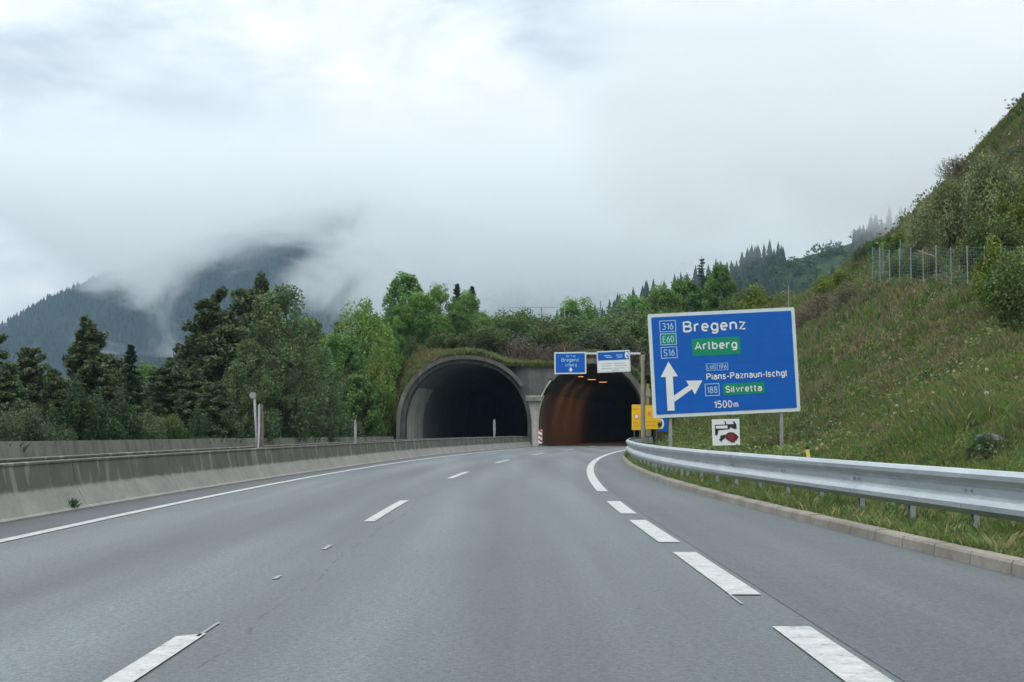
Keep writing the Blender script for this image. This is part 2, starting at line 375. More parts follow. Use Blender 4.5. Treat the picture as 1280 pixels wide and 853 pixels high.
# kerb stones (one long kerb with joints)
mb = MB(); y = -30.0
while y < 117:
    y2 = min(y + 1.0, 117.4); a0, a1 = float(KERBX(y + 0.012)), float(KERBX(y2 - 0.012)); b = (y + 0.012, y2 - 0.012)
    w = 0.17; j = random.uniform(-0.004, 0.004)
    prof = lambda x: [(x, -0.02), (x + 0.012, 0.10 + j), (x + 0.03, 0.125 + j), (x + w, 0.13 + j), (x + w, -0.02)]
    v = [(x, b[0], z) for x, z in prof(a0)] + [(x, b[1], z) for x, z in prof(a1)]
    mb.add(v, [(0,1,2,3,4), (9,8,7,6,5)] + [(i, i+5, (i+1)%5+5, (i+1)%5) for i in range(5)]); y = y2
mb.build('kerb', KERB)['kind'] = 'structure'

# ------------------------------------------------------------------ concrete barriers
def sweep(mb, f, prof, y0, y1, step=1.0, joint=None):
    """prof: (dx, z) closed section swept along f(y)."""
    segs = [(y0, y1)] if not joint else [(a, min(a + joint, y1)) for a in np.arange(y0, y1, joint)]
    n = len(prof)
    for a, b in segs:
        g = 0.012 if joint else 0
        yy = np.linspace(a + g, b - g, max(2, int((b - a) / step) + 1)); xx = f(yy)
        sl = np.gradient(xx, yy); c = 1 / np.sqrt(1 + sl**2)
        v = []
        for x, y_, s, cc in zip(xx, yy, sl, c):
            v += [(x + dx * cc, y_ - dx * s * cc, z) for dx, z in prof]
        fs = [(i*n+j, i*n+(j+1)%n, (i+1)*n+(j+1)%n, (i+1)*n+j) for i in range(len(yy)-1) for j in range(n)]
        fs += [tuple(range(n))[::-1], tuple(range((len(yy)-1)*n, len(yy)*n))]
        mb.add(v, fs)
    return mb
nj = [(0, 0.0), (0.0, 0.03), (-0.06, 0.06), (-0.24, 0.37), (-0.31, 0.735), (-0.295, 0.745), (-0.295, 0.775), (-0.32, 0.785), (-0.44, 0.785), (-0.46, 0.775), (-0.46, 0.745), (-0.45, 0.73), (-0.50, 0.0)]
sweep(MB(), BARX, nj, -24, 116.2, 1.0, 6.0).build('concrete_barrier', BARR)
tag(COL.objects['concrete_barrier'], 'long stained concrete barrier with pale sloping foot beside the left lane', 'barrier')
nj2 = [(-dx - 1.42, z + (0.025 if z > 0.7 else 0)) for dx, z in nj][::-1]
o = sweep(MB(), lambda y: BARX(y), nj2, -24, 116.2, 1.0, 6.0).build('concrete_barrier', BARR)
tag(o, 'second concrete barrier, only its pale top edge showing behind the stained one', 'barrier')
njf = [(-0.25, -0.05), (-0.3, 0.2), (-0.42, 0.80), (-0.64, 0.80), (-0.8, -0.05)]
o = sweep(MB(), FARX, njf, -24, 108.5, 1.0, 8.0).build('concrete_barrier', FBARR)
tag(o, 'brown grey concrete barrier on the far side of the opposite road, below the trees', 'barrier')
# paired grey rail line on top of barrier joints: grass tuft at the foot
# ------------------------------------------------------------------ guard rail
gr = thing('guard_rail', 'galvanised steel guard rail curving along the grassy verge on the right', 'guard rail', (0, 0, 0))
zt, zb_ = 0.84, 0.355; H = zt - zb_
w_out = [(0.0, 1.0), (-0.05, 0.985), (-0.085, 0.90), (-0.085, 0.80), (-0.055, 0.68), (-0.005, 0.60), (-0.005, 0.44), (-0.055, 0.36), (-0.095, 0.25), (-0.095, 0.14), (-0.05, 0.02), (0.0, 0.0)]
prof = [(dx, zb_ + t * H) for dx, t in w_out] + [(dx + 0.006 if dx < -0.001 else dx + 0.012, zb_ + t * H + (0.0)) for dx, t in w_out[::-1]]
segy = list(np.arange(-16, 117, 4.0)) + [117.2]
for i, (a, b) in enumerate(zip(segy[:-1], segy[1:])):
    sh = 0.004 if i % 2 else 0.0
    m_ = MB(); sweep(m_, lambda y: RAILX(y) - sh, prof, a - 0.16, min(b + 0.16, 117.3), 0.7)
    ob = m_.build('beam', GALV, gr, smooth=False)
    yb = a
    for dy in (-0.09, 0.09):
        x = float(RAILX(yb + dy)) - 0.012 - sh; zz = zb_ + 0.52*H
        MB().box((x - 0.022, yb + dy - 0.016, zz - 0.016), (x + 0.002, yb + dy + 0.016, zz + 0.016)).build('bolt', GALV, ob)
    x = float(RAILX(yb)) - 0.088 - sh
    for t in (0.86, 0.2): MB().box((x - 0.02, yb - 0.014, zb_ + t*H - 0.014), (x + 0.004, yb + 0.014, zb_ + t*H + 0.014)).build('bolt', GALV, ob)
posts_y = [y for y in np.arange(-14, 34, 2.0)] + list(np.arange(34, 42, 1.0)) + list(np.arange(42, 117, 2.0))
for y in posts_y:
    x = float(RAILX(y)) + 0.0
    m_ = MB(); m_.box((x + 0.075, y - 0.06, 0.05), (x + 0.082, y + 0.06, 0.74)); m_.box((x + 0.02, y - 0.06, 0.05), (x + 0.075, y - 0.054, 0.74)); m_.box((x + 0.02, y + 0.054, 0.05), (x + 0.075, y + 0.06, 0.74))
    m_.box((x + 0.014, y - 0.08, 0.42), (x + 0.02, y + 0.08, 0.82))
    m_.build('post', GALV, gr)

# ------------------------------------------------------------------ terrain
YP = 118.0
def portal_y(x): return YP - np.clip((1.25 - np.asarray(x, float)) / 9.15, 0, 1.0) * 8.0
ZB = table([(-60, 5.0), (30, 5.0), (52, 6.1), (65, 7.1), (90, 10.2), (118, 11.5), (400, 13)])
VW = table([(-60, 2.2), (15, 2.3), (35, 3.6), (52, 4.8), (70, 3.6), (100, 1.6), (118, 0.8), (400, 0.8)])
VA = table([(-60, 0), (400, 0)])
def sec_up(x):             # cross-section of the hill beyond the fence shelf at the portal
    return np.interp(x, [21.7, 24.0, 26.5, 32, 38.3, 41.1, 44.6, 70, 130, 300], [11.5, 12.2, 14.3, 18.8, 25.0, 28.2, 33.0, 58, 100, 165])
def Hright(x, y):
    x = np.asarray(x, float); y = np.asarray(y, float)
    k = KERBX(np.minimum(y, 118)) + 0.17; d = x - k; vw = VW(y); zb = ZB(y)
    verge = 0.12 + 0.05 * np.clip(d, 0, None)
    zf = 0.12 + 0.05 * vw; p = np.clip((d - vw) / np.maximum(21.7 - k - vw, 0.5), 0, 1)
    p2 = p * (0.86 + 0.14 * p)
    z = np.where(d < vw, verge, zf + (zb - zf) * p2)
    up = (sec_up(x) - 11.5) * np.interp(y, [0, 60, 90, 118], [0.5, 0.55, 0.8, 1.0]) + zb
    z = np.where(x > 21.7, up, z)
    rough = (fbm(x, y, 5.0, 4) - 0.5) * np.clip((d - vw) / 3, 0, 1) * 1.1 + (fbm(x, y, 1.2, 3) - 0.5) * 0.25 * np.clip(d / 2, 0, 1)
    rough = rough + (fbm(x, y, 14, 4) - 0.5) * np.clip((x - 24) / 8, 0, 1) * 5
    return z + rough
AL = dict(cx=-3.32, a=4.57, sp=1.5, b=4.85)      # left bore (inner outline)
AR = dict(cx=6.32, a=4.22, sp=1.5, b=5.0)
EXP = 2.15
def arch_z(A, x, t=0.0):
    u = np.clip(np.abs(np.asarray(x, float) - A['cx']) / (A['a'] + t), 0, 1)
    return np.where(u < 1, A['sp'] + (A['b'] + t) * (1 - u**EXP)**(1/EXP), 0.0)
def outline(x):
    x = np.asarray(x, float)
    z = np.maximum(arch_z(AL, x, 0.63), arch_z(AR, x, 0.55))
    z = np.where((x > -3.3) & (x < 6.4), np.maximum(z, 6.35), z)
    zr = Hright(np.maximum(x, 10.9), 118.0 + x*0)
    z = np.where(x > 10.5, np.maximum(z, zr), z)
    return z
def Hover(x, v):
    x = np.asarray(x, float); v = np.asarray(v, float)
    pl = 7.5 + 0.045 * v + (fbm(x, v, 9, 3) - 0.5) * 0.8
    fall = sstep(-16, -7, x)
    P_ = pl * fall
    P_ = np.maximum(P_, np.where(x > 12, sec_up(np.maximum(x - 0.30 * v, 21.7)) * sstep(12, 21.7, x) + 0*x, 0))
    o = outline(x)
    z = o + (P_ - o) * sstep(0, 15, v) + (fbm(x, v, 1.4, 3) - 0.5) * 0.4 * sstep(0, 3, v)
    z = np.where(v > 0, np.maximum(z, np.where((x > -8.7) & (x < 11.4), np.maximum(arch_z(AL, x, 0.63), arch_z(AR, x, 0.55)), 0)), z)
    back = sstep(230, 150, v)
    return z * np.where(x < 20, back, 1.0)
def bank_color(x, y, z):
    g1 = np.array([0.060, 0.088, 0.026]); g2 = np.array([0.105, 0.125, 0.040]); br = np.array([0.135, 0.100, 0.062]); pu = np.array([0.095, 0.075, 0.058])
    a = fbm(x, y + z, 3.2, 5, 0.6)[..., None]; b = fbm(x + 90, y * 1.3 - z, 1.7, 4, 0.6)[..., None]; c = fbm(x - 50, y + 30, 7.0, 3)[..., None]
    col = g1 + (g2 - g1) * sstep(0.35, 0.65, a)
    hi = np.clip((np.asarray(z)[..., None] - 0.6) / 2.5, 0, 1)
    col = col + (br - col) * sstep(0.44, 0.58, b) * 0.85 * hi
    col = col + (pu - col) * sstep(0.55, 0.7, c) * 0.6 * hi
    return col
# bank beside the road
us = np.concatenate([np.linspace(0, 6, 31), np.linspace(6, 26, 60)[1:], np.linspace(26, 75, 40)[1:], np.linspace(75, 240, 20)[1:]])
ysb = np.concatenate([np.arange(-30, 10, 2.0), np.arange(10, 118, 0.5), [118.0]])
U, Yb = np.meshgrid(us, ysb, indexing='ij')
k0 = KERBX(Yb) + 0.165; k118 = float(KERBX(118)) + 0.165
Xb = k0 + U
Zb = Hright(Xb, Yb)
TERRO = link('bank_terrain', grid_mesh('bank_terrain', Xb, Yb, Zb, TERR, colors=bank_color(Xb, Yb, Zb)), kind='structure')
# hill over the bores
xh = np.concatenate([np.arange(-75, -12, 2.5), np.arange(-12, 13, 0.25), np.arange(13, 30, 0.8), np.arange(30, 90, 2.0), np.arange(90, 400, 12)])
vh = np.concatenate([np.arange(0, 20, 0.5), np.arange(20, 60, 2.0), np.arange(60, 400, 8)])
Xh, Vh = np.meshgrid(xh, vh, indexing='ij'); Yh = portal_y(Xh) + Vh
Zh = Hover(Xh, Vh)
Zh[:, 0] = outline(xh)
link('hill_terrain', grid_mesh('hill_terrain', Xh, Yh, Zh - 0.01, TERR, colors=bank_color(Xh, Yh, Zh)), kind='structure')
def ground_z(x, y):
    if x > float(KERBX(min(y, 118))) + 0.2 and y < 118: return float(Hright(x, y))
    py = float(portal_y(x))
    if y > py: return float(Hover(x, y - py))
    return 0.0

# ------------------------------------------------------------------ tunnel portals
def arch_pts(A, t=0.0, n=40):
    a, b = A['a'] + t, A['b'] + t
    pts = [(A['cx'] - a, 0.0), (A['cx'] - a, A['sp'] * 0.5)]
    for i in range(n + 1):
        q = math.pi * (1 - i / n); c, s = math.cos(q), math.sin(q)
        pts.append((A['cx'] + a * math.copysign(abs(c)**(2/EXP), c), A['sp'] + b * abs(s)**(2/EXP)))
    return pts + [(A['cx'] + a, A['sp'] * 0.5), (A['cx'] + a, 0.0)]
def ring(A, t0, t1, dy0, dy1, x_lo=-99, x_hi=99, zmin=0.0):
    """solid band between offsets t0..t1, from dy0 (front) to dy1 (rear) relative to the portal plane."""
    p0, p1 = arch_pts(A, t0), arch_pts(A, t1)
    idx = [i for i in range(len(p0)) if x_lo <= p0[i][0] <= x_hi and p0[i][1] >= zmin - 1e-6]
    q0 = [p0[i] for i in idx]; q1 = [p1[i] for i in idx]; n = len(q0); v = []
    for a, b in zip(q0, q1):
        ya, yb = float(portal_y(a[0])), float(portal_y(b[0]))
        v += [(a[0], ya + dy0, a[1]), (b[0], yb + dy0, b[1]), (b[0], yb + dy1, b[1]), (a[0], ya + dy1, a[1])]
    f = [(i*4+j, i*4+(j+1)%4, (i+1)*4+(j+1)%4, (i+1)*4+j) for i in range(n-1) for j in range(4)]
    f += [(0,1,2,3), tuple((n-1)*4 + j for j in (3,2,1,0))]
    return MB().add(v, f)
tp = thing('tunnel_portal', 'twin arched concrete tunnel mouths under the wooded hill, joined by a central pillar', 'tunnel', (0, 0, 0))
ring(AL, 0.30, 0.60, -0.55, 1.6, x_hi=0.7).build('arch_rim', RIM, tp)
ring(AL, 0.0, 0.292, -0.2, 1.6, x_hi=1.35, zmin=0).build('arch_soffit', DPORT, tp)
ring(AR, 0.02, 0.42, -0.25, 1.6, x_lo=3.2).build('arch_rim', RIM, tp)
# spandrel and pillar between the bores
zs = np.concatenate([np.linspace(0, 4.15, 14)]); 
def xin(A, z, side, t=0.0):
    if z <= A['sp']: return A['cx'] + side * (A['a'] + t)
    u = 1 - min(1, ((z - A['sp']) / (A['b'] + t)))**EXP
    return A['cx'] + side * (A['a'] + t) * max(u, 0)**(1/EXP)
def wall_between(z_list, y0, y1, tl=0.0, tr=0.0):
    v = []; 
    for z in z_list:
        xl, xr = xin(AL, z, 1, tl), xin(AR, z, -1, tr)
        v += [(xl, y0, z), (xr, y0, z), (xr, y1, z), (xl, y1, z)]
    n = len(z_list)
    f = [(i*4+j, i*4+(j+1)%4, (i+1)*4+(j+1)%4, (i+1)*4+j) for i in range(n-1) for j in range(4)] + [(3,2,1,0), tuple((n-1)*4+j for j in range(4))]
    return MB().add(v, f)
wall_between(np.linspace(0, 4.0, 14), YP - 0.05, YP + 1.5, -0.004, -0.004).build('pillar', PILL, tp)
wall_between(np.linspace(4.0, 6.45, 14), YP - 0.0, YP + 1.5, 0.3, 0.3).build('spandrel_wall', SPAN, tp)
# pale lips on the pillar haunches
v = MB(); pts = [(xin(AL, z, 1, 0.18), YP - 0.18, z) for z in np.linspace(3.6, 6.2, 10)]
v.tube(pts, 0.10, 6).build('haunch_lip', PILL, tp)
v = MB(); pts = [(xin(AR, z, -1, 0.18), YP - 0.12, z) for z in np.linspace(3.6, 5.2, 8)]
v.tube(pts, 0.09, 6).build('haunch_lip', PILL, tp)
MB().box((0.98, YP - 0.35, 3.55), (2.3, YP + 0.1, 3.85)).build('pillar_head', PORT, tp)
# side faces of the wall right of the right bore / wing
def lining(A, y0off, length, sy, matr, name, z_lo=0.0, z_hi=99, side=0, t=-0.003):
    p = arch_pts(A, t)
    if side: p = [q for q in p if z_lo <= q[1] <= z_hi and (q[0] - A['cx']) * side > 0]
    ss = np.arange(0, length + 1, 3.0); m_ = MB(); n = len(p); v = []
    for s in ss:
        for (x, z) in p:
            yy = float(portal_y(x)) + y0off + s
            v.append((x + float(off(118 + s) - off(118)), yy, z))
    f = [(i*n+j, i*n+j+1, (i+1)*n+j+1, (i+1)*n+j) for i in range(len(ss)-1) for j in range(n-1)]
    return m_.add(v, f).build(name, matr, tp, smooth=True)
lining(AL, 1.55, 110, 0, LINE_D, 'tunnel_lining')
lining(AR, 1.55, 110, 0, LINE_D, 'tunnel_lining')
lining(AL, 1.6, 8, 0, PILL, 'daylit_mouth_wall', 0.0, 4.6, -1, -0.05)  # paler skin over the lining paints the daylight reaching into the left mouth
lining(AR, 1.6, 108, 0, PANEL_B, 'wall_panelling', 0.0, 4.4, -1, -0.06)
lining(AR, 1.6, 108, 0, PANEL_B, 'wall_panelling', 0.0, 4.4, 1, -0.06)
for A in (AL, AR):   # closed far ends
    p = arch_pts(A, 0.1); x0 = float(off(228) - off(118))
    MB().add([(x + x0, float(portal_y(x)) + 112, z) for x, z in p], [tuple(range(len(p)))]).build('tunnel_end', LINE_D, tp)

# lamps in the right bore
lm, lnt, lb = mat('sodium_lamp'); lb.inputs['Emission Color'].default_value = (1, 0.45, 0.12, 1); lb.inputs['Emission Strength'].default_value = 1.6
lb.inputs['Base Color'].default_value = (0.8, 0.5, 0.2, 1)
def lamp(x, y, z, label):
    t = thing('tunnel_lamp', label, 'lamp', (x, y, z), 0, 'lamps under the roof of the right tunnel')
    MB().box((-0.45, -0.22, -0.04), (0.45, 0.22, 0.12)).build('housing', DPORT, t)
    MB().box((-0.36, -0.17, -0.075), (0.36, 0.17, -0.043)).build('lens', lm, t)
    MB().tube([(0, 0, 0.12), (0, 0, 0.55)], 0.03, 6).build('hanger', DPORT, t)
    ld = bpy.data.lights.new('lamp_light', 'AREA'); ld.energy = 60; ld.color = (1, 0.55, 0.25); ld.size = 2.4
    lo = bpy.data.objects.new('lamp_light', ld); COL.objects.link(lo); lo.parent = t; lo.location = (1.3, 0, -0.3)  # unseen area light added beside its fixture to spread the glow on the wall
lamp(5.9, 131, 6.0, 'orange lamp nearest the mouth under the right tunnel roof')
lamp(7.4, 138.5, 6.0, 'middle orange lamp of three under the right tunnel roof')
lamp(8.9, 146, 6.0, 'deepest orange lamp of three under the right tunnel roof')

# ------------------------------------------------------------------ far mountains, forests, haze, low cloud
def rock_mat(name, c1, c2, s):
    m, nt, b = mat(name); co = obj_co(nt)
    L(nt, ramp(nt, noise(nt, co, s, 8, 0.7), [(0.35, c1), (0.65, c2)]), b.inputs['Base Color']); b.inputs['Roughness'].default_value = 0.95; b.inputs['Specular IOR Level'].default_value = 0.05
    return m
MTN = rock_mat('mountain_forest_floor', (0.008, 0.016, 0.013), (0.02, 0.034, 0.022), 0.012)
RDG = rock_mat('ridge_meadow', (0.022, 0.042, 0.02), (0.045, 0.07, 0.03), 0.02)
def mtn_z(x, y):
    crest = np.interp(x, [-2600, -1500, -1150, -857, -777, -710, -600, -480, -362, -255, 0, 300, 700, 1100, 2600], [-10, 10, 85, 172, 218, 246, 285, 325, 365, 385, 330, 300, 250, 240, 260])
    z = crest - np.abs(y - 2500) * 0.38
    z = z + (fbm(x, y, 220, 5, 0.55) - 0.5) * 90 * np.clip((2500 - y) / 250, 0.12, 1)
    return np.maximum(z, -5)
X, Y = np.meshgrid(np.linspace(-2300, 2300, 220), np.linspace(1350, 2650, 90), indexing='ij')
link('mountain', grid_mesh('mountain', X, Y, mtn_z(X, Y), MTN), kind='structure')
def ridge_z(x, y):
    crest = np.interp(x, [-100, 20, 63, 111, 145, 174, 215, 330, 600, 900], [30, 62, 72, 86, 100, 106, 118, 150, 220, 260])
    z = crest - np.abs(y - 900) * 0.42 + (fbm(x, y, 60, 4) - 0.5) * 16 * np.clip((900 - y) / 60, 0.1, 1)
    return np.maximum(z, -5)
X, Y = np.meshgrid(np.linspace(-90, 900, 160), np.linspace(580, 1000, 70), indexing='ij')
link('wooded_ridge', grid_mesh('wooded_ridge', X, Y, ridge_z(X, Y), RDG), kind='structure')

def conifers(name, xs, ys, zs, hs, col, tiers=3, k=6, rad=0.2, jag=0.25):
    n = len(xs); F_ = []; C_ = []
    for t in range(tiers):
        z0 = zs + hs * (0.05 + 0.8 * t / tiers); z1 = zs + hs * min(1.0, 0.05 + 0.8 * (t + 1) / tiers + 0.22) if t < tiers - 1 else zs + hs
        r = hs * rad * (1 - 0.8 * t / tiers)
        a0 = rng.random(n) * 6.28
        rr = r[:, None] * (1 - jag + 2 * jag * rng.random((n, k)))
        zz = z0[:, None] + hs[:, None] * 0.08 * (rng.random((n, k)) - 0.5)
        for j in range(k):
            a = a0 + 6.2832 * j / k; b = a0 + 6.2832 * (j + 1) / k; j2 = (j + 1) % k
            p = np.stack([xs + rr[:, j]*np.cos(a), ys + rr[:, j]*np.sin(a), zz[:, j]], -1)
            q = np.stack([xs + rr[:, j2]*np.cos(b), ys + rr[:, j2]*np.sin(b), zz[:, j2]], -1)
            ap = np.stack([xs, ys, z1], -1)
            F_.append(np.stack([p, q, ap], 1)); C_.append(col * (0.8 + 0.4*rng.random((n, 1))))
    V = np.concatenate(F_).reshape(-1, 3); C = np.repeat(np.concatenate(C_), 3, 0)
    me = fast_mesh(name, V, 3, NEEDLE, C); o = link(name, me, kind='stuff'); return o
n = 30000
x = rng.uniform(-1500, 1300, n); y = 2510 - rng.random(n)**1.3 * 900; z = mtn_z(x, y); ok = z > 5; x, y, z = x[ok], y[ok], z[ok]
o = conifers('mountain_forest', x, y, z - 1, rng.uniform(6, 17, len(x)), np.array([[0.011, 0.021, 0.018]]), 2, 5, 0.27)
o['label'] = 'dark blue green conifer forest covering the misty mountain'
n = 9000
x = rng.uniform(-60, 620, n); y = 905 - rng.random(n) * 260; z = ridge_z(x, y)
ok = (z > 0) & (fbm(x, y, 45, 3) > 0.42) ; x, y, z = x[ok], y[ok], z[ok]
o = conifers('ridge_forest', x, y, z - 1, rng.uniform(8, 17, len(x)) , np.array([[0.020, 0.036, 0.020]]), 4, 7, 0.2)
o['label'] = 'dark spruce forest fading into mist on the ridge to the right'

# leaf cards
def cards(cent, size, col, k=4, flat=0.0, aspect=0.6, dirs=None):
    n = len(cent); d = rng.normal(size=(n, 3)) if dirs is None else dirs + rng.normal(size=(n, 3)) * 0.35
    d[:, 2] *= (1 - flat); d /= np.linalg.norm(d, axis=1, keepdims=True) + 1e-9
    e = rng.normal(size=(n, 3)); e -= (e * d).sum(1, keepdims=True) * d; e /= np.linalg.norm(e, axis=1, keepdims=True) + 1e-9
    s = (np.asarray(size) * (0.6 + 0.8 * rng.random(n)))[:, None]
    V = np.stack([cent - d*s*0.5, cent + e*s*aspect*0.5, cent + d*s*0.5, cent - e*s*aspect*0.5], 1).reshape(-1, 3)
    return V, np.repeat(col, 4, 0)
def vary(base, n, v=0.25, warm=0.1):
    b = np.asarray(base)[None, :] * (1 - v + 2*v*rng.random((n, 1)))
    b = b * (1 + (rng.random((n, 1)) - 0.5) * warm * np.array([[2.0, 0.3, -1.0]])); return np.clip(b, 0, 1)
# broadleaf scrub on the ridge
n = 2600
x = rng.uniform(-60, 620, n); y = 900 - rng.random(n) * 260; z = ridge_z(x, y); ok = (z > 0) & (fbm(x, y, 45, 3) < 0.52); x, y, z = x[ok], y[ok], z[ok]
m_ = len(x); rr = rng.uniform(2.5, 5, m_)
u = rng.normal(size=(m_, 45, 3)); u /= np.linalg.norm(u, axis=2, keepdims=True)
c = np.stack([x, y, z + rr], -1)[:, None, :] + u * (rr[:, None, None] * (0.6 + 0.4*rng.random((m_, 45, 1))))
V, C = cards(c.reshape(-1, 3), np.full(m_*45, 1.9), vary((0.05, 0.085, 0.03), m_*45))
o = link('ridge_scrub', fast_mesh('ridge_scrub', V, 4, LEAF, C), kind='stuff'); o['label'] = 'pale green broadleaf scrub on the misty ridge'

hz = bpy.data.materials.new('haze_air'); hz.use_nodes = True; hn = hz.node_tree; hn.nodes.clear()
pv = N(hn, 'ShaderNodeVolumePrincipled'); pv.inputs['Color'].default_value = (0.50, 0.74, 1.0, 1); pv.inputs['Density'].default_value = 0.00010; pv.inputs['Anisotropy'].default_value = 0.0
L(hn, pv.outputs[0], N(hn, 'ShaderNodeOutputMaterial').inputs['Volume'])
o = MB().box((-3100, -850, -8), (3100, 3050, 470)).build('haze', hz); o['kind'] = 'stuff'

def cloud_mat(name, zlo, zfull, zhi, ylo, yhi, dens, s=0.006, seed=0.0, cov=0.5, xlo=None, slant=False):
    m = bpy.data.materials.new(name); m.use_nodes = True; nt = m.node_tree; nt.nodes.clear()
    co = N(nt, 'ShaderNodeTexCoord').outputs['Object']; sp = N(nt, 'ShaderNodeSeparateXYZ'); L(nt, co, sp.inputs[0])
    mp = N(nt, 'ShaderNodeMapping'); mp.inputs['Location'].default_value = (seed, seed*0.7, 0); mp.inputs['Scale'].default_value = (1, 0.8, 1.5); L(nt, co, mp.inputs[0])
    nz = N(nt, 'ShaderNodeTexNoise', i_Scale=s, i_Detail=6.0, i_Roughness=0.62, i_Distortion=0.8); L(nt, mp.outputs[0], nz.inputs['Vector'])
    def mr(a, b, val):
        r = N(nt, 'ShaderNodeMapRange', interpolation_type='SMOOTHSTEP'); r.inputs['From Min'].default_value = a; r.inputs['From Max'].default_value = b
        L(nt, val, r.inputs['Value']); return r.outputs[0]
    hfac = mr(zlo, zfull, sp.outputs[2])
    if slant: hfac = math_n(nt, 'ADD', hfac, math_n(nt, 'ADD', math_n(nt, 'MULTIPLY', mr(-500, 60, sp.outputs[0]), 0.24), math_n(nt, 'MULTIPLY', mr(-570, -430, sp.outputs[0]), 0.47)))
    nn = math_n(nt, 'ADD', math_n(nt, 'MULTIPLY', math_n(nt, 'SUBTRACT', nz.outputs[0], 0.5), 3.4), math_n(nt, 'SUBTRACT', math_n(nt, 'MULTIPLY', hfac, 1.5), cov))
    if slant:          # a torn opening in the cloud through which the dark slope shows
        ex = math_n(nt, 'DIVIDE', math_n(nt, 'ADD', sp.outputs[0], 228.0), 105.0); ez = math_n(nt, 'DIVIDE', math_n(nt, 'SUBTRACT', math_n(nt, 'SUBTRACT', sp.outputs[2], 210.0), math_n(nt, 'MULTIPLY', math_n(nt, 'ADD', sp.outputs[0], 228.0), 0.4)), 36.0)
        rr = math_n(nt, 'ADD', math_n(nt, 'MULTIPLY', ex, ex), math_n(nt, 'MULTIPLY', ez, ez))
        nn = math_n(nt, 'SUBTRACT', nn, math_n(nt, 'MULTIPLY', math_n(nt, 'POWER', 2.718, math_n(nt, 'MULTIPLY', rr, -1.0)), 1.15))
    d = mr(0.0, 0.6, nn)
    for a, b, v in ((zhi, zhi - 110, sp.outputs[2]), (ylo, ylo + 90, sp.outputs[1]), (yhi, yhi - 90, sp.outputs[1])):
        r = N(nt, 'ShaderNodeMapRange', interpolation_type='SMOOTHSTEP')
        lo, hi = min(a, b), max(a, b); r.inputs['From Min'].default_value = lo; r.inputs['From Max'].default_value = hi
        if a > b: r.inputs['To Min'].default_value = 1; r.inputs['To Max'].default_value = 0
        L(nt, v, r.inputs['Value']); d = math_n(nt, 'MULTIPLY', d, r.outputs[0])
    if xlo is not None: d = math_n(nt, 'MULTIPLY', d, mr(xlo, xlo + 60, sp.outputs[0]))
    pv = N(nt, 'ShaderNodeVolumePrincipled'); pv.inputs['Color'].default_value = (0.985, 0.993, 1, 1); pv.inputs['Anisotropy'].default_value = 0.7
    L(nt, math_n(nt, 'MULTIPLY', d, dens), pv.inputs['Density'])
    L(nt, pv.outputs[0], N(nt, 'ShaderNodeOutputMaterial').inputs['Volume']); m.cycles.volume_step_rate = 0.2; return m
o = MB().box((-1300, 1480, 80), (1300, 1780, 385)).build('low_cloud', cloud_mat('mountain_cloud', 102, 288, 385, 1480, 1780, 0.015, 0.0085, 0, 0.86, None, True)); o['kind'] = 'stuff'
o['label'] = 'ragged white cloud hanging across the mountain'
o = MB().box((20, 560, 70), (460, 880, 260)).build('low_cloud', cloud_mat('ridge_cloud', 75, 150, 260, 560, 880, 0.011, 0.011, 40, 0.40, 20)); o['kind'] = 'stuff'
o['label'] = 'thin mist rising off the wooded ridge'

# ------------------------------------------------------------------ trees
def limb(a, b, n=5, w=0.06):
    a, b = np.array(a, float), np.array(b, float); L_ = np.linalg.norm(b - a)
    t = np.linspace(0, 1, n)[:, None]; p = a + (b - a) * t
    p[1:-1] += rng.normal(size=(n - 2, 3)) * w * L_; return p
def deciduous(h=10.0, w=3.2, leaf=0.24, nl=16000, base=(0.055, 0.115, 0.028), low=0.12, blobs=110, name='broadleaf'):
    tr = MB(); r0 = h * 0.016
    trunk = limb((0, 0, -0.3), (rng.normal()*0.3, rng.normal()*0.3, h*0.86), 8, 0.015); tr.tube(trunk, np.linspace(r0, r0*0.25, 8), 7)
    bc = []
    for i in range(blobs):
        f = rng.random(); zf = low + (0.97 - low) * f
        prof = math.sin(math.pi * min(1, (zf - low*0.4) / (1 - low*0.4))**0.75) ** 0.62
        a = rng.random() * 6.283; rad = w * prof * (0.35 + 0.65 * math.sqrt(rng.random()))
        c = np.array([rad*math.cos(a), rad*math.sin(a), h*zf + rng.normal()*0.2]); bc.append(c)
        if i % 2 == 0:
            k = min(7, int(max(0.05, zf - 0.16) / 0.9 * 8)); s = trunk[k]
            tr.tube(limb(s, c, 5, 0.06), np.linspace(r0*0.34, 0.02, 5), 5, False)
    bc = np.array(bc); br = w * rng.uniform(0.12, 0.27, blobs)
    pk = rng.integers(0, blobs, nl)
    d = rng.normal(size=(nl, 3)); d /= np.linalg.norm(d, axis=1, keepdims=True)
    q = (0.35 + 0.75 * rng.random(nl)**0.6)[:, None]
    c = bc[pk] + d * q * br[pk][:, None] * np.array([0.9, 0.9, 1.25])
    c[:, 2] = np.maximum(c[:, 2], 0.15)
    tone = (0.75 + 0.5 * rng.random(blobs))[pk][:, None]
    V, C = cards(c, leaf, vary(base, nl, 0.3, 0.18) * tone)
    # upright sprigs break the outline
    return tr.mesh('trunk', BARK, True), fast_mesh('crown', V, 4, LEAF, C)
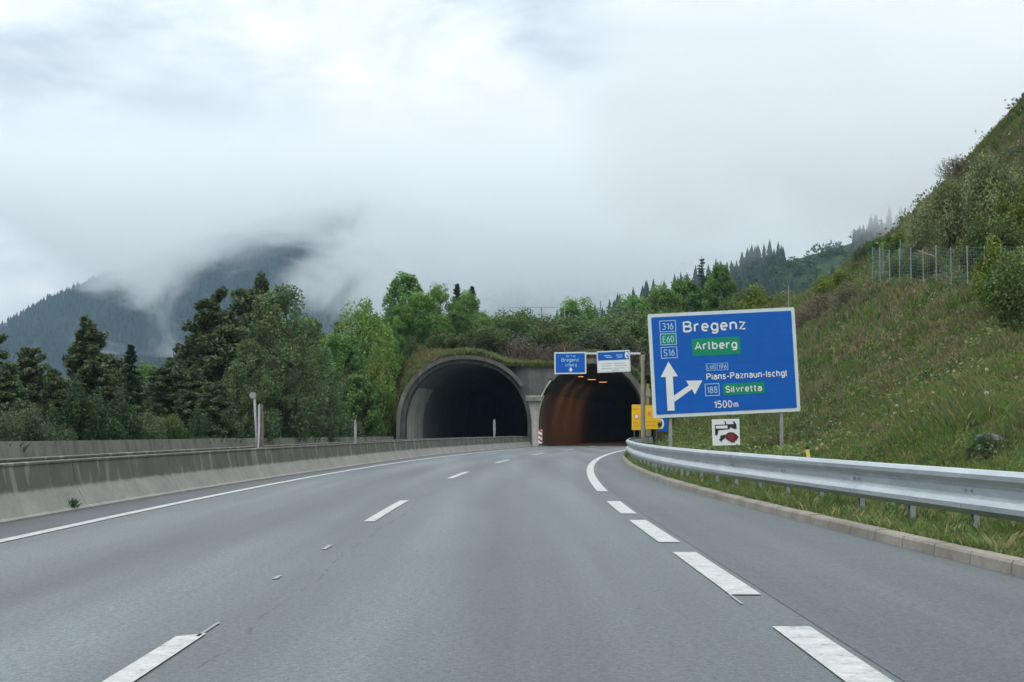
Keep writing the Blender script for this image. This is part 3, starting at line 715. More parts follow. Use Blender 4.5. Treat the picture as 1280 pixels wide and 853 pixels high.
def pine(h=11.0, w=2.4, nl=26000, base=(0.078, 0.108, 0.045), crown_from=0.22, lean=0.0):
    tr = MB(); trunk = limb((0, 0, -0.3), (lean, 0, h*0.97), 8, 0.012); tr.tube(trunk, np.linspace(h*0.016, 0.03, 8), 7)
    cc = []; rr = []
    nb = 95
    for i in range(nb):
        zf = crown_from + (0.98 - crown_from) * (i + rng.random()) / nb
        t = (zf - crown_from) / (1 - crown_from)
        L_ = w * (1 - t)**0.65 * (0.55 + 0.6 * rng.random()) + 0.35; a = rng.random()*6.283
        s = np.array([lean*zf, 0, h*zf]); e = s + np.array([L_*math.cos(a), L_*math.sin(a), L_*0.15 + rng.normal()*0.4])
        tr.tube(limb(s, e, 4, 0.05), np.linspace(0.05, 0.015, 4), 4, False)
        for q in np.linspace(0.35, 1.0, 4):
            cc.append(s + (e - s)*q + np.array([0, 0, 0.12])); rr.append(0.30 + 0.32*L_*0.4)
    cc = np.array(cc); rr = np.array(rr); pk = rng.integers(0, len(cc), nl)
    d = rng.normal(size=(nl, 3)); d /= np.linalg.norm(d, axis=1, keepdims=True)
    c = cc[pk] + d * (rng.random(nl)**0.5 * rr[pk])[:, None] * np.array([1, 1, 0.8])
    tone = (0.7 + 0.6 * rng.random(len(cc)))[pk][:, None]
    V, C = cards(c, 0.32, vary(base, nl, 0.3, 0.15) * tone, aspect=0.45)
    return tr.mesh('trunk', BARK, True), fast_mesh('crown', V, 4, NEEDLE, C)
def spruce(h=12.0, w=2.2, nl=15000, base=(0.044, 0.078, 0.038), gap=False):
    tr = MB(); tr.tube([(0, 0, -0.3), (0, 0, h*0.5), (0, 0, h)], [h*0.014, h*0.009, 0.02], 7)
    cs = []; ds = []; nb = 26 if gap else 60; per = nl // (nb * 6)
    for i in range(nb):
        t = i / nb; z = h * (0.08 + 0.9*t)
        for j in range(6):
            a = rng.random()*6.283; L_ = w * (1 - t)**0.9 * (0.7 + 0.4*rng.random()) + 0.12
            e = np.array([math.cos(a)*L_, math.sin(a)*L_, -0.22*L_ + (0.25 if t > 0.8 else 0)])
            if i % 3 == 0 and j < 3: tr.tube([(0, 0, z), tuple(np.array([0, 0, z]) + e*0.9)], [0.03, 0.01], 4, False)
            q = rng.random(per)**0.7; p = np.array([0, 0, z]) + e*q[:, None]; p += rng.normal(size=(per, 3)) * (0.05 + 0.10*L_*(1-q*0.4))[:, None] * np.array([1, 1, 0.5])
            cs.append(p); ds.append(np.tile(e/np.linalg.norm(e), (per, 1)))
    c = np.concatenate(cs); V, C = cards(c, 0.28, vary(base, len(c), 0.35, 0.15), aspect=0.35, dirs=np.concatenate(ds))
    return tr.mesh('trunk', BARK, True), fast_mesh('crown', V, 4, NEEDLE, C)
def bushy(h=2.5, w=1.6, nl=9500, base=(0.095, 0.15, 0.042), leaf=0.12, blobs=26, upright=0.5):
    tr = MB(); bc = []
    for i in range(blobs):
        a = rng.random()*6.283; r = w * math.sqrt(rng.random()) * 0.8; z = h * (0.15 + 0.75*rng.random() * (1 - 0.45*(r/w)**2))
        c = np.array([r*math.cos(a), r*math.sin(a), z]); bc.append(c)
        tr.tube(limb((r*0.2*math.cos(a), r*0.2*math.sin(a), -0.3), c + np.array([0, 0, 0.15*h]), 4, 0.05), [0.03, 0.02, 0.015, 0.008], 4, False)
    bc = np.array(bc); br = w * rng.uniform(0.18, 0.34, blobs); pk = rng.integers(0, blobs, nl)
    d = rng.normal(size=(nl, 3)); d /= np.linalg.norm(d, axis=1, keepdims=True)
    c = bc[pk] + d * (rng.random(nl)**0.45 * br[pk])[:, None] * np.array([1, 1, 1 + upright]); c[:, 2] = np.maximum(c[:, 2], 0.03)
    tone = (0.7 + 0.6*rng.random(blobs))[pk][:, None]
    V, C = cards(c, leaf, vary(base, nl, 0.3, 0.2) * tone)
    return tr.mesh('stem', BARK, True), fast_mesh('foliage', V, 4, LEAF, C)
def twiggy(h=2.0, w=1.8):
    tr = MB()
    for i in range(150):
        a = rng.random()*6.283; r = w*math.sqrt(rng.random()); b = (r*0.4*math.cos(a), r*0.4*math.sin(a), -0.2)
        e = (r*math.cos(a), r*math.sin(a), h*(0.3 + 0.7*rng.random())*(1-0.4*r/w)); tr.tube(limb(b, e, 5, 0.1), [0.03, 0.02, 0.016, 0.012, 0.005], 4, False)
    n = 1800; c = rng.normal(size=(n, 3)) * np.array([w*0.27, w*0.27, h*0.15]) + np.array([0, 0, h*0.45])
    V, C = cards(c, 0.10, vary((0.12, 0.10, 0.055), n, 0.3))
    return tr.mesh('stem', TWIGM, True), fast_mesh('foliage', V, 4, LEAF, C)
G1 = (0.14, 0.25, 0.055); G2 = (0.115, 0.205, 0.052); G3 = (0.18, 0.255, 0.052); G4 = (0.125, 0.195, 0.078)
PROTO = {
    'd1': (deciduous(10, 3.4, base=G1), 10), 'd2': (deciduous(10, 2.7, base=G2, blobs=120), 10), 'd3': (deciduous(10, 3.9, base=G3, low=0.05), 10),
    'd4': (deciduous(10, 3.0, base=G4, nl=20000, leaf=0.19, low=0.04, blobs=110), 10),
    'p1': (pine(11, 2.5), 11), 'p2': (pine(11, 2.9, crown_from=0.15), 11), 'p3': (pine(11, 2.0, crown_from=0.3, lean=0.9), 11),
    's1': (spruce(12, 2.3), 12), 's2': (spruce(12, 1.9, nl=3600, gap=True), 12),
    'b1': (bushy(2.6, 1.7), 2.6), 'b2': (bushy(2.6, 1.3, base=(0.05, 0.095, 0.035), upright=1.2), 2.6), 'b3': (bushy(2.6, 2.0, base=(0.082, 0.115, 0.052)), 2.6),
    'y1': (bushy(2.6, 1.7, base=(0.14, 0.19, 0.025)), 2.6), 't1': (twiggy(), 2.0),
    'g1': (bushy(2.6, 1.9, nl=12000, base=(0.19, 0.23, 0.10), leaf=0.12, blobs=55), 2.6),
}
KN = {'d': ('broadleaf_tree', 'tree', 'trunk', 'crown'), 'p': ('pine_tree', 'tree', 'trunk', 'crown'), 's': ('spruce_tree', 'tree', 'trunk', 'crown'),
      'b': ('bush', 'bush', 'stem', 'foliage'), 'y': ('bush', 'bush', 'stem', 'foliage'), 'g': ('bush', 'bush', 'stem', 'foliage'), 't': ('dry_bush', 'bush', 'stem', 'foliage')}
def ground_hit(px, py):
    d = ray(px, py)
    for Y in np.arange(14, 260, 0.4):
        if ground_z(d.x / d.y * Y, Y) >= CH + d.z / d.y * Y: return Y
    return None
def plant_on(kind, px, top, base, label, group, wide=1.0, sink=0.15):
    Y = ground_hit(px, base) or 120
    return plant(kind, px, top, Y, label, group, wide, None, sink)
def plant(kind, px, top, Y, label, group, wide=1.0, z=None, sink=0.0):
    (a, b), h0 = PROTO[kind]; nm, cat, n1_, n2_ = KN[kind[0]]
    if group and ('behind' in group):            # keep everything beyond the far barrier
        while (px - CX) / F * Y > float(FARX(Y)) - 2.2 and Y < 109: Y += 0.5
    x = (px - CX) / F * Y; g = ground_z(x, Y) if z is None else z
    ztop = CH + (HZ - top) / F * Y; s = max(0.15, (ztop - g + sink) / h0)
    if Y > 108 and x < -7.5 and g < 6.8:           # rooted beside the left bore: crown stays outside it
        r0 = {'d': 3.9, 'p': 3.0, 's': 2.4}.get(kind[0], 2.0) * 1.12; x = min(x, -9.6 - 0.0); wide = min(wide, (-8.5 - x) / (r0 * s)) if wide * r0 * s > -8.5 - x and (-8.5 - x) / (r0 * s) > 0.45 else wide
        if x + wide * r0 * s > -8.5: x = -8.5 - wide * r0 * s
    t = thing(nm, label, cat, (x, Y, g - sink), random.random()*6.283, group); t.scale = (s*wide, s*wide, s)
    link(n1_, a, t); link(n2_, b, t); return t
GL = 'trees behind the opposite road'
for kind, px, top, Y, wd, lab in [
    ('p1', -6, 428, 84, 1.0, 'dark pine cut by the left edge of the picture'),
    ('p2', 38, 438, 92, 0.9, 'dark pine second from the left edge, its top below the mountain slope'),
    ('p3', 108, 411, 86, 1.0, 'leaning dark pine with a ragged crown standing against the blue mountain'),
    ('s1', 163, 430, 96, 1.0, 'dark spruce right of the leaning pine, with a narrow pointed top'),
    ('p2', 205, 462, 90, 1.1, 'low dark pine between the pointed spruce and the tall pine group'),
    ('p1', 268, 374, 92, 1.0, 'tallest dark pine, left of the big pale broadleaf tree'),
    ('p2', 305, 366, 104, 0.8, 'dark pine behind and left of the big pale broadleaf tree'),
    ('p3', 332, 362, 112, 0.7, 'thin pine top peeping out behind the big pale broadleaf tree'),
    ('p1', 236, 436, 98, 1.0, 'dark pine just left of the tallest pine, half its height'),
    ('d4', 352, 366, 86, 0.85, 'big pale green broadleaf tree behind the tall weathered marker post'),
    ('d4', 312, 432, 80, 0.8, 'lower grey green broadleaf tree in front of the tall dark pines'),
    ('d4', 398, 440, 95, 0.9, 'dim green broadleaf tree filling the gap right of the big pale tree'),
    ('d3', 450, 384, 118, 0.75, 'bright yellow green broadleaf tree left of the tallest broadleaf group'),
    ('d2', 428, 420, 112, 0.8, 'green broadleaf tree at the left foot of the bright yellow green tree'),
    ('d2', 458, 426, 116, 0.75, 'dark green broadleaf tree in front of the bright yellow green tree, left of the tunnel'),
    ('d2', 505, 344, 128, 0.85, 'tallest broadleaf tree above and left of the left tunnel'),
    ('d1', 548, 358, 132, 0.8, 'round topped green broadleaf tree just right of the tallest broadleaf tree'),
    ('s1', 571, 354, 142, 0.95, 'dark pointed treetop behind the round topped broadleaf trees'),
    ('s1', 590, 357, 144, 0.95, 'second dark pointed treetop, at the right edge of the broadleaf group'),
    ('d1', 584, 366, 134, 0.75, 'green broadleaf tree directly above the crown of the left tunnel arch'),
    ('d2', 536, 400, 125, 0.8, 'dense dark broadleaf tree low above the left shoulder of the left tunnel'),
    ('d4', 400, 470, 108, 1.0, 'dull green broadleaf tree low behind the far barrier, left of the small pale post'),
    ('d2', 446, 470, 106, 1.0, 'dark leafy tree low behind the small pale post and far barrier'),
    ('d2', 462, 474, 117, 0.7, 'dark leafy tree low beside the left foot of the tunnel arch'),
    ('p2', 70, 474, 76, 1.0, 'low dark pine in front of the gap between pines at the far left'),
    ('p2', 140, 470, 84, 1.1, 'low broad dark pine below the leaning pine'),
    ('p1', 10, 470, 74, 1.1, 'low dark pine at the far left above the barrier'),
    ('p2', 185, 480, 100, 1.2, 'shadowed pine behind the pale saplings at the barrier'),
    ('p1', 245, 470, 88, 1.1, 'shadowed pine below the tallest pine'),
    ('p2', 285, 440, 100, 1.0, 'shadowed pine between the tallest pine and the big pale broadleaf tree'),
]: plant(kind, px, top, Y, lab, GL, wd * 1.25)
GS = 'young shrubs behind the far barrier'
for kind, px, top, Y, wd, lab in [
    ('b3', 8, 510, 66, 1.0, 'small green shrub at the left edge above the far barrier'),
    ('b2', 92, 484, 70, 0.8, 'pale green sapling above the far barrier below the leaning pine'),
    ('b2', 128, 500, 70, 1.0, 'bright young shrub in the middle of the sapling group at the far barrier'),
    ('b2', 155, 492, 72, 0.8, 'tallest right hand sapling of the pale group at the far barrier'),
    ('b1', 216, 520, 70, 0.8, 'low round shrub above the far barrier, right of the pale sapling group'),
    ('b2', 248, 515, 71, 0.5, 'slim bright shrub just left of the tall weathered marker post'),
    ('b3', 180, 515, 76, 1.0, 'dull shrub between the pale saplings and the low round shrub'),
    ('b3', 50, 520, 68, 1.2, 'dull low shrub above the far barrier near the left edge'),
    ('b3', 300, 515, 76, 1.3, 'dull shrub right behind the tall weathered marker post'),
    ('b3', 375, 512, 84, 1.3, 'dark shrub above the far barrier midway between the two marker posts'),
    ('b3', 420, 515, 92, 1.2, 'dark shrub just left of the small pale post'),
    ('y1', 467, 522, 100, 0.8, 'yellow brown shrub right of the small pale post'),
]: plant(kind, px, top, Y, lab, GS, wd)
GH = 'shrubs and trees on top of the tunnel'
for kind, px, top, Y, wd, lab in [
    ('b1', 630, 396, 132, 0.9, 'round olive bush above the pillar side of the left tunnel arch'),
    ('b1', 654, 390, 136, 0.8, 'green bush above the pillar, right of the round olive bush'),
    ('d1', 722, 375, 138, 0.95, 'bright green small tree directly above the two overhead road signs'),
    ('b3', 690, 404, 130, 1.0, 'grey brown bush left of the small tree above the overhead signs'),
    ('b1', 756, 398, 134, 1.0, 'green bush between the small tree above the signs and the taller ones to the right'),
    ('t1', 672, 412, 128, 1.1, 'bare reddish brush above the pillar'),
    ('b3', 785, 402, 132, 1.0, 'dark bush right above the right shoulder of the right tunnel'),
    ('d1', 790, 372, 150, 0.9, 'green tree left of the big direction sign top'),
    ('d1', 828, 360, 152, 0.8, 'green tree rising behind the top left corner of the big direction sign'),
    ('d2', 856, 350, 158, 0.8, 'darker green tree behind the big sign, left of the spruce tip'),
    ('s2', 878, 320, 165, 0.7, 'thin spruce with a bare spiky tip above the big direction sign'),
    ('d2', 901, 332, 156, 0.6, 'green pointed tree just right of the spiky spruce'),
    ('s1', 886, 345, 162, 0.9, 'dark spruce half hidden left of the spiky spruce'),
    ('y1', 962, 356, 140, 1.0, 'bright yellow green bush behind the top right corner of the big sign'),
    ('b1', 930, 372, 148, 1.0, 'green bush between the pointed tree and the yellow green bush'),
    ('b3', 812, 385, 136, 0.9, 'dull bush left of the big sign above the tunnel shoulder'),
    ('b1', 615, 412, 128, 0.8, 'small green bush on the grassy crown of the left arch'),
    ('b3', 735, 418, 127, 1.0, 'dark low bush just above the overhead signs'),
    ('b1', 700, 420, 126, 0.7, 'low green bush above the left overhead sign'),
    ('y1', 462, 486, 113, 0.4, 'yellow green scrub low beyond the left foot of the left arch'),
    ('b2', 452, 492, 112, 0.5, 'green scrub growing down the left flank of the left arch'),
    ('y1', 535, 446, 119, 0.5, 'small bright scrub on the upper left flank of the left arch'),
]: plant(kind, px, top, Y, lab, GH, wd * 1.7, sink=0.2)
GB = 'bushes on the steep bank to the right'
for kind, px, top, base, wd, lab in [
    ('y1', 1042, 336, 368, 1.3, 'bright yellow green bush over dry brush left of the fence'),
    ('t1', 1036, 356, 392, 1.2, 'tangle of dry grey brush below the yellow green bush left of the fence'),
    ('t1', 1012, 376, 404, 1.2, 'dry brush tangle on the bank near the right top corner of the big sign'),
    ('t1', 1060, 350, 384, 1.0, 'dry brush between the yellow green bush and the left end of the fence'),
    ('y1', 1124, 288, 316, 1.2, 'bright round bush just above the left end of the fence'),
    ('g1', 1196, 226, 312, 0.6, 'large grey green bush on the slope above the middle of the fence'),
    ('g1', 1246, 196, 300, 0.6, 'largest grey green bush on the slope, reaching towards the top right'),
    ('g1', 1168, 246, 306, 0.8, 'small grey green bush on the slope above the left half of the fence'),
    ('b1', 1252, 268, 352, 0.9, 'leafy green bush over the right end of the fence'),
    ('y1', 1282, 226, 330, 0.7, 'tall yellow green bush at the right edge above the fence'),
    ('y1', 1264, 296, 386, 0.8, 'yellow green bush at the right edge, level with the fence'),
    ('b1', 1284, 320, 420, 0.8, 'green bush at the right edge in front of the fence'),
    ('t1', 1148, 300, 320, 1.1, 'small dry brush above the fence beside the bright round bush'),
    ('t1', 1202, 186, 204, 1.0, 'bare twiggy bush on the skyline of the steep slope'),
    ('b1', 1102, 296, 318, 1.2, 'green bush on the slope edge above the fence corner'),
    ('b3', 1086, 304, 326, 1.2, 'dull bush on the slope edge left of the fence corner'),
    ('b3', 1160, 318, 348, 1.1, 'dull bush just behind the fence near its left end'),
    ('b1', 1128, 322, 346, 1.1, 'green bush behind the first posts of the fence'),
    ('b3', 1250, 540, 562, 1.4, 'leafy weed clump beside the grey rock behind the guard rail'),
    ('b2', 1222, 548, 574, 1.2, 'bright green weed clump below the grey rock'),
]: plant_on(kind, px, top, base, lab, GB, wd)
GT = 'low bushes close above the tunnel arches'
for kind, px, top, Y, wd, lab in [
    ('b1', 556, 416, 122, 1.0, 'leafy bush just above the top of the left arch, leftmost of the low row'), ('b3', 582, 412, 123, 1.0, 'dull bush directly over the crown of the left arch'),
    ('b1', 606, 408, 124, 1.0, 'leafy bush right of the crown of the left arch'), ('b3', 632, 410, 126, 1.1, 'dull bush above the right shoulder of the left arch'),
    ('t1', 650, 414, 124, 1.0, 'dry brush over the gap between the arches'), ('b3', 668, 400, 130, 1.2, 'dull bush behind the dry brush over the pillar'),
    ('b1', 686, 410, 126, 1.0, 'leafy bush above the left edge of the left overhead sign'), ('b1', 708, 398, 131, 1.2, 'leafy bush at the left foot of the small tree above the overhead signs'),
    ('t1', 705, 420, 123, 1.0, 'dry brush right above the left overhead sign'), ('b3', 728, 408, 126, 1.2, 'dark bush below the small tree above the overhead signs'),
    ('b1', 744, 402, 130, 1.1, 'leafy bush at the right foot of the small tree above the overhead signs'), ('b3', 762, 414, 125, 1.1, 'dull bush above the right overhead sign'),
    ('b1', 778, 400, 130, 1.2, 'leafy bush behind the dull bush above the right overhead sign'), ('t1', 790, 418, 125, 1.0, 'dry brush above the right shoulder of the right arch'),
    ('b1', 805, 404, 128, 1.2, 'leafy bush left of the big sign, lower of two'), ('b3', 640, 398, 138, 1.3, 'dull bush far back over the pillar'),
    ('b1', 622, 400, 134, 1.1, 'leafy bush far back right of the left arch crown'), ('b1', 820, 392, 134, 1.2, 'leafy bush hugging the left edge of the big sign'),
]: plant(kind, px, top, Y, lab, GT, wd * 1.3, sink=0.2)

GF = 'dim trees of the second row behind the opposite road'
for kind, px, top, Y, lab in [
    ('p2', -10, 462, 112, 'dim pine of the second row at the left edge'), ('d2', 25, 468, 116, 'dim broadleaf tree of the second row between the two leftmost pines'),
    ('p1', 62, 462, 114, 'dim pine of the second row left of the leaning pine'), ('d2', 92, 474, 118, 'dim broadleaf tree of the second row below the leaning pine'),
    ('p2', 132, 446, 114, 'dim pine of the second row between the leaning pine and the pointed spruce'), ('d2', 182, 458, 112, 'dim broadleaf tree of the second row right of the pointed spruce'),
    ('p1', 222, 448, 116, 'dim pine of the second row left of the tallest pine'), ('p2', 252, 410, 118, 'dim pine close behind the left side of the tallest pine'),
    ('d2', 290, 400, 122, 'dim broadleaf tree behind the tall pine group'), ('d2', 330, 400, 126, 'dim broadleaf tree behind the big pale broadleaf tree'),
    ('d2', 376, 400, 124, 'dim broadleaf tree on the right behind the big pale broadleaf tree'), ('d4', 415, 440, 126, 'dim broadleaf tree under the gap with the blue mountain'),
    ('d1', 462, 400, 128, 'green broadleaf tree filling behind the bright yellow green tree'), ('d2', 492, 385, 126, 'green tree filling the left side of the tallest broadleaf tree'),
    ('d1', 525, 368, 126, 'green tree between the tallest and the round topped broadleaf trees'), ('d2', 566, 390, 126, 'darker green tree in front of the dark pointed treetops'),
    ('d1', 600, 390, 136, 'green tree at the right end of the broadleaf group over the left arch'), ('d4', 515, 425, 121, 'dark tree low in the broadleaf group over the left flank of the arch'),
    ('d3', 470, 440, 112, 'light green tree low in front of the broadleaf group'), ('d2', 456, 500, 103, 'dark scrubby tree just right of the small pale post'),
    ('d4', 352, 480, 84, 'dark green young tree right of the tall weathered post'), ('p2', 268, 480, 82, 'dark low pine left of the tall weathered post'),
    ('d1', 498, 398, 124, 'leafy tree rooted right beside the left shoulder of the left arch'), ('d2', 524, 392, 125, 'dense leafy tree rooted on the mound just left of the left arch top'),
    ('d1', 552, 396, 125, 'leafy tree rooted on the mound directly over the left arch top'), ('d2', 578, 394, 126, 'dense leafy tree rooted over the right part of the left arch top'),
    ('d1', 482, 412, 121, 'leafy tree on the slope beside the left flank of the left arch'), ('d1', 604, 398, 128, 'smaller leafy tree over the right shoulder of the left arch'),
]: plant(kind, px, top, Y, lab, GF, 1.35)

# ------------------------------------------------------------------ grass and weeds
def tufts(name, x, y, z, h, w, col, nb, label, spread=0.5):
    """nb pointed blades per tuft; each a bent pair of triangles -> quad strip."""
    n = len(x); a = rng.random((n, nb)) * 6.283; lean = rng.random((n, nb)) * 0.55 + 0.1
    hh = h[:, None] * (0.5 + 0.7*rng.random((n, nb))); ww = w[:, None] * (0.7 + 0.6*rng.random((n, nb)))
    bx = x[:, None] + (rng.random((n, nb)) - 0.5) * spread * h[:, None]; by = y[:, None] + (rng.random((n, nb)) - 0.5) * spread * h[:, None]
    dx, dy = np.cos(a), np.sin(a); px, py = -dy * ww * 0.5, dx * ww * 0.5
    zb = z[:, None] - 0.04 + 0*hh
    p0 = np.stack([bx - px, by - py, zb], -1); p1 = np.stack([bx + px, by + py, zb], -1)
    mx = bx + dx*lean*hh*0.35; my = by + dy*lean*hh*0.35
    tip = np.stack([bx + dx*lean*hh, by + dy*lean*hh, zb + hh*(1 - 0.3*lean)], -1)
    md = np.stack([mx + px*0.9, my + py*0.9, zb + hh*0.55], -1)
    V = np.stack([p0, p1, md, tip], 2).reshape(-1, 3)
    c = np.repeat(np.repeat(col, nb, 0) * (0.75 + 0.5*rng.random((n*nb, 1))), 4, 0)
    o = link(name, fast_mesh(name, V, 4, GRASSM, c), kind='stuff'); o['label'] = label; return o
def tuft_color(x, y, z, dry=1.0):
    n = len(x); c = bank_color(x, y, z).reshape(n, 3) * 1.65
    a = fbm(x + 7, y, 2.3, 3); r = rng.random(n)
    straw = np.array([0.22, 0.18, 0.085]); lime = np.array([0.10, 0.155, 0.03]); rust = np.array([0.14, 0.105, 0.06]); mint = np.array([0.075, 0.115, 0.065])
    for cc, lo in ((straw, r < 0.10*dry), (lime, (r > 0.2) & (r < 0.2 + 0.6*a)), (rust, (r > 0.95) | ((r > 0.88) & (a < 0.45))), (mint, (r > 0.12) & (r < 0.18))):
        c[lo] = cc * 1.2 * (0.8 + 0.4*rng.random((lo.sum(), 1)))
    return c
def bank_pts(n, y0, y1, u0, u1, pw=1.0):
    y = y0 + (y1 - y0) * rng.random(n)**pw; u = u0 + (u1 - u0) * rng.random(n); x = KERBX(y) + 0.2 + u
    return x, y, Hright(x, y)
# verge strip right behind the kerb
x, y, z = bank_pts(110000, 9, 60, 0.0, 1.6, 1.3); 
h = 0.03 + 0.16 * fbm(x, y, 0.8, 3) + 0.10 * (rng.random(len(x)) < 0.03); c = np.array([0.13, 0.185, 0.055]) * (0.75 + 0.5*rng.random((len(x), 1))); k = rng.random(len(x)) < 0.22; c[k] = np.array([0.30, 0.27, 0.13])
tufts('verge_grass', x, y, z, h, 0.004 + 0.0002*y, c, 5, 'green grass strip between kerb and guard rail')
x, y, z = bank_pts(12000, 60, 117, 0.0, 2.0); h = 0.12 + 0.15*rng.random(len(x))
tufts('verge_grass', x, y, z, h, np.full(len(x), 0.035), tuft_color(x, y, z, 0.6), 5, 'grass strip along the rail near the tunnel')
# bank vegetation, finer near, coarser far
for n, y0, y1, u0, u1, h0, h1, w in ((60000, 12, 34, 1.4, 10, 0.12, 0.42, 0.018), (75000, 26, 70, 1.5, 20, 0.18, 0.55, 0.035), (60000, 60, 118, 1.0, 32, 0.25, 0.65, 0.07), (30000, 70, 118, 18, 60, 0.3, 0.8, 0.11)):
    x, y, z = bank_pts(n, y0, y1, u0, u1)
    v = fbm(x, y, 2.5, 3); h = h0 + (h1 - h0) * sstep(0.3, 0.75, v) * (0.6 + 0.6*rng.random(n)); h = h * np.clip(0.45 + (z - 0.2) / 3, 0.45, 1.0)
    tufts('bank_grass', x, y, z, h, np.full(n, w), tuft_color(x, y, z), 5, 'rough grass and weeds covering the steep roadside bank')
# broad leaved weeds on the bank
for n, y0, y1, u0, u1, sz in ((9000, 14, 45, 1.5, 14, 0.035), (15000, 40, 118, 1.5, 50, 0.10)):
    x, y, z = bank_pts(n, y0, y1, u0, u1); k = fbm(x, y, 3.0, 3) > 0.46; x, y, z = x[k], y[k], z[k]; m_ = len(x)
    cl = np.stack([x, y, z + 0.1], -1)[:, None, :] + rng.normal(size=(m_, 8, 3)) * np.array([0.22, 0.22, 0.12]) * (1 + sz*4)
    V, C = cards(cl.reshape(-1, 3), sz * 1.3, np.repeat(tuft_color(x, y, z, 0.5), 8, 0))
    o = link('weeds', fast_mesh('weeds', V, 4, LEAF, C), kind='stuff'); o['label'] = 'leafy weeds scattered over the steep bank'
n = 900; x, y, z = bank_pts(n, 22, 116, 2.5, 34); k = z > 0.7; x, y, z = x[k], y[k], z[k]; m_ = len(x); rr = rng.uniform(0.16, 0.5, m_) * np.clip(y / 60, 0.5, 1.3)
cl = np.stack([x, y, z + rr*0.5], -1)[:, None, :] + rng.normal(size=(m_, 90, 3)) * rr[:, None, None] * np.array([0.5, 0.5, 0.45])
pal = np.array([[0.045, 0.075, 0.028], [0.085, 0.12, 0.035], [0.11, 0.085, 0.055], [0.07, 0.095, 0.05], [0.13, 0.11, 0.06]])[rng.integers(0, 5, m_)]
V, C = cards(cl.reshape(-1, 3), 0.10, np.repeat(pal, 90, 0) * (0.7 + 0.6*rng.random((m_*90, 1))), aspect=0.45)
o = link('herb_clumps', fast_mesh('herb_clumps', V, 4, LEAF, C), kind='stuff'); o['label'] = 'darker herb and bramble clumps spotting the bank'
# hill over the tunnels
n = 90000; x = rng.uniform(-22, 60, n); v = 26 * rng.random(n)**1.5 + 0.1; yy = portal_y(x) + v; z = Hover(x, v)
tufts('hill_grass', x, yy, z, 0.3 + 0.5*fbm(x, v, 3, 3), np.full(n, 0.10), tuft_color(x, yy, z + 3), 4, 'rough grass draped over the tunnel mouths')
n = 9000; x = rng.uniform(-7.6, 10, n); z = outline(x); yy = portal_y(x) - 0.2 - 0.2 * rng.random(n) 
tufts('hill_grass', x, yy + 0.25, z - 0.05, 0.15 + 0.35*rng.random(n), np.full(n, 0.07), tuft_color(x, yy, z + 3, 0.5)*1.1, 4, 'grass fringe hanging over the tunnel arches')
# scrub covering the far upper slope
n = 2600; x = rng.uniform(22, 110, n); y = rng.uniform(70, 118, n); vv = rng.uniform(0, 60, n)
x2 = x[:1300]; y2 = y[:1300]; z2 = Hright(x2, y2); x3 = x[1300:]; y3 = 118 + vv[1300:]; z3 = Hover(x3, vv[1300:])
xx, yy, zz = np.concatenate([x2, x3]), np.concatenate([y2, y3]), np.concatenate([z2, z3])
k = (fbm(xx, yy, 9, 3) > 0.48) & (xx > 25); xx, yy, zz = xx[k], yy[k], zz[k]; m_ = len(xx); rr = rng.uniform(0.4, 1.0, m_)
cl = np.stack([xx, yy, zz + rr*0.4], -1)[:, None, :] + rng.normal(size=(m_, 70, 3)) * rr[:, None, None] * 0.42
V, C = cards(cl.reshape(-1, 3), 0.26, np.repeat(tuft_color(xx, yy, zz, 0.8) * 1.0, 70, 0))
o = link('slope_scrub', fast_mesh('slope_scrub', V, 4, LEAF, C), kind='stuff'); o['label'] = 'low scrub dotting the high slope'
# meadow and undergrowth left of the far barrier
n = 60000; y = rng.uniform(45, 118, n); x = FARX(y) - 0.9 - 16 * rng.random(n)**1.2; h = 0.35 + 0.9*fbm(x, y, 4, 3)
tufts('undergrowth', x, y, y*0 - 0.05, h, np.full(n, 0.09), vary((0.055, 0.085, 0.03), n, 0.35, 0.3), 5, 'tall grass and undergrowth behind the far barrier')

# grass tuft growing at the foot of the barrier, white flowers on the bank
def flora(px, py, Y, n, h, c, name, label, cat):
    x = (px - CX)/F*Y; xs_ = x + rng.normal(size=n)*0.03; ys_ = Y + rng.normal(size=n)*0.05
    o = tufts(name, xs_, ys_, np.full(n, 0.02), np.full(n, h), np.full(n, 0.012), np.tile(np.array([c]), (n, 1)), 5, label); del o['kind']; o['category'] = cat
flora(88, 634, 23.3, 30, 0.22, (0.05, 0.10, 0.03), 'weed_tuft', 'small green weed growing at the foot of the stained barrier', 'weed')
GW = 'white flowers on the bank'
fb = MB(); fb.tube([(0, 0, -0.1), (0.02, 0, 0.42)], 0.008, 5); fs_ = fb.mesh('stem', LEAF) if False else fb.mesh('stem', plain('flower_stem', (0.06, 0.1, 0.03), 0.8))
fm = MB()
for i in range(7):
    a = i * 0.9; fm.prism([(0.02 + 0.05*math.cos(a) + 0.03*math.cos(t), 0.43 + 0.05*math.sin(a) + 0.03*math.sin(t)) for t in np.linspace(0, 5.5, 8)], -0.02 + 0.004*i, -0.004 + 0.004*i)
fm_ = fm.mesh('flower_head', plain('petal', (0.5, 0.5, 0.45), 0.7))
for px, py, lab in [(1144, 512, 'white flower head, the larger one in the middle of the bank'), (1113, 516, 'white flower head on the bank left of the larger one'), (1120, 525, 'white flower head low on the bank below its neighbour'),
                    (1233, 480, 'white flower head high on the bank towards the right'), (1236, 424, 'white flower head near the top of the bank below the fence end'), (1270, 419, 'white flower head near the right edge below the fence'), (1232, 514, 'white flower head above the grey rock')]:
    Y = ground_hit(px, py) or 40; x = (px - CX)/F*Y
    t = thing('white_flower', lab, 'flower', (x, Y, ground_z(x, Y)), 0, GW); t.scale = (0.75, 0.75, 0.85); link('stem', fs_, t); link('flower_head', fm_, t)
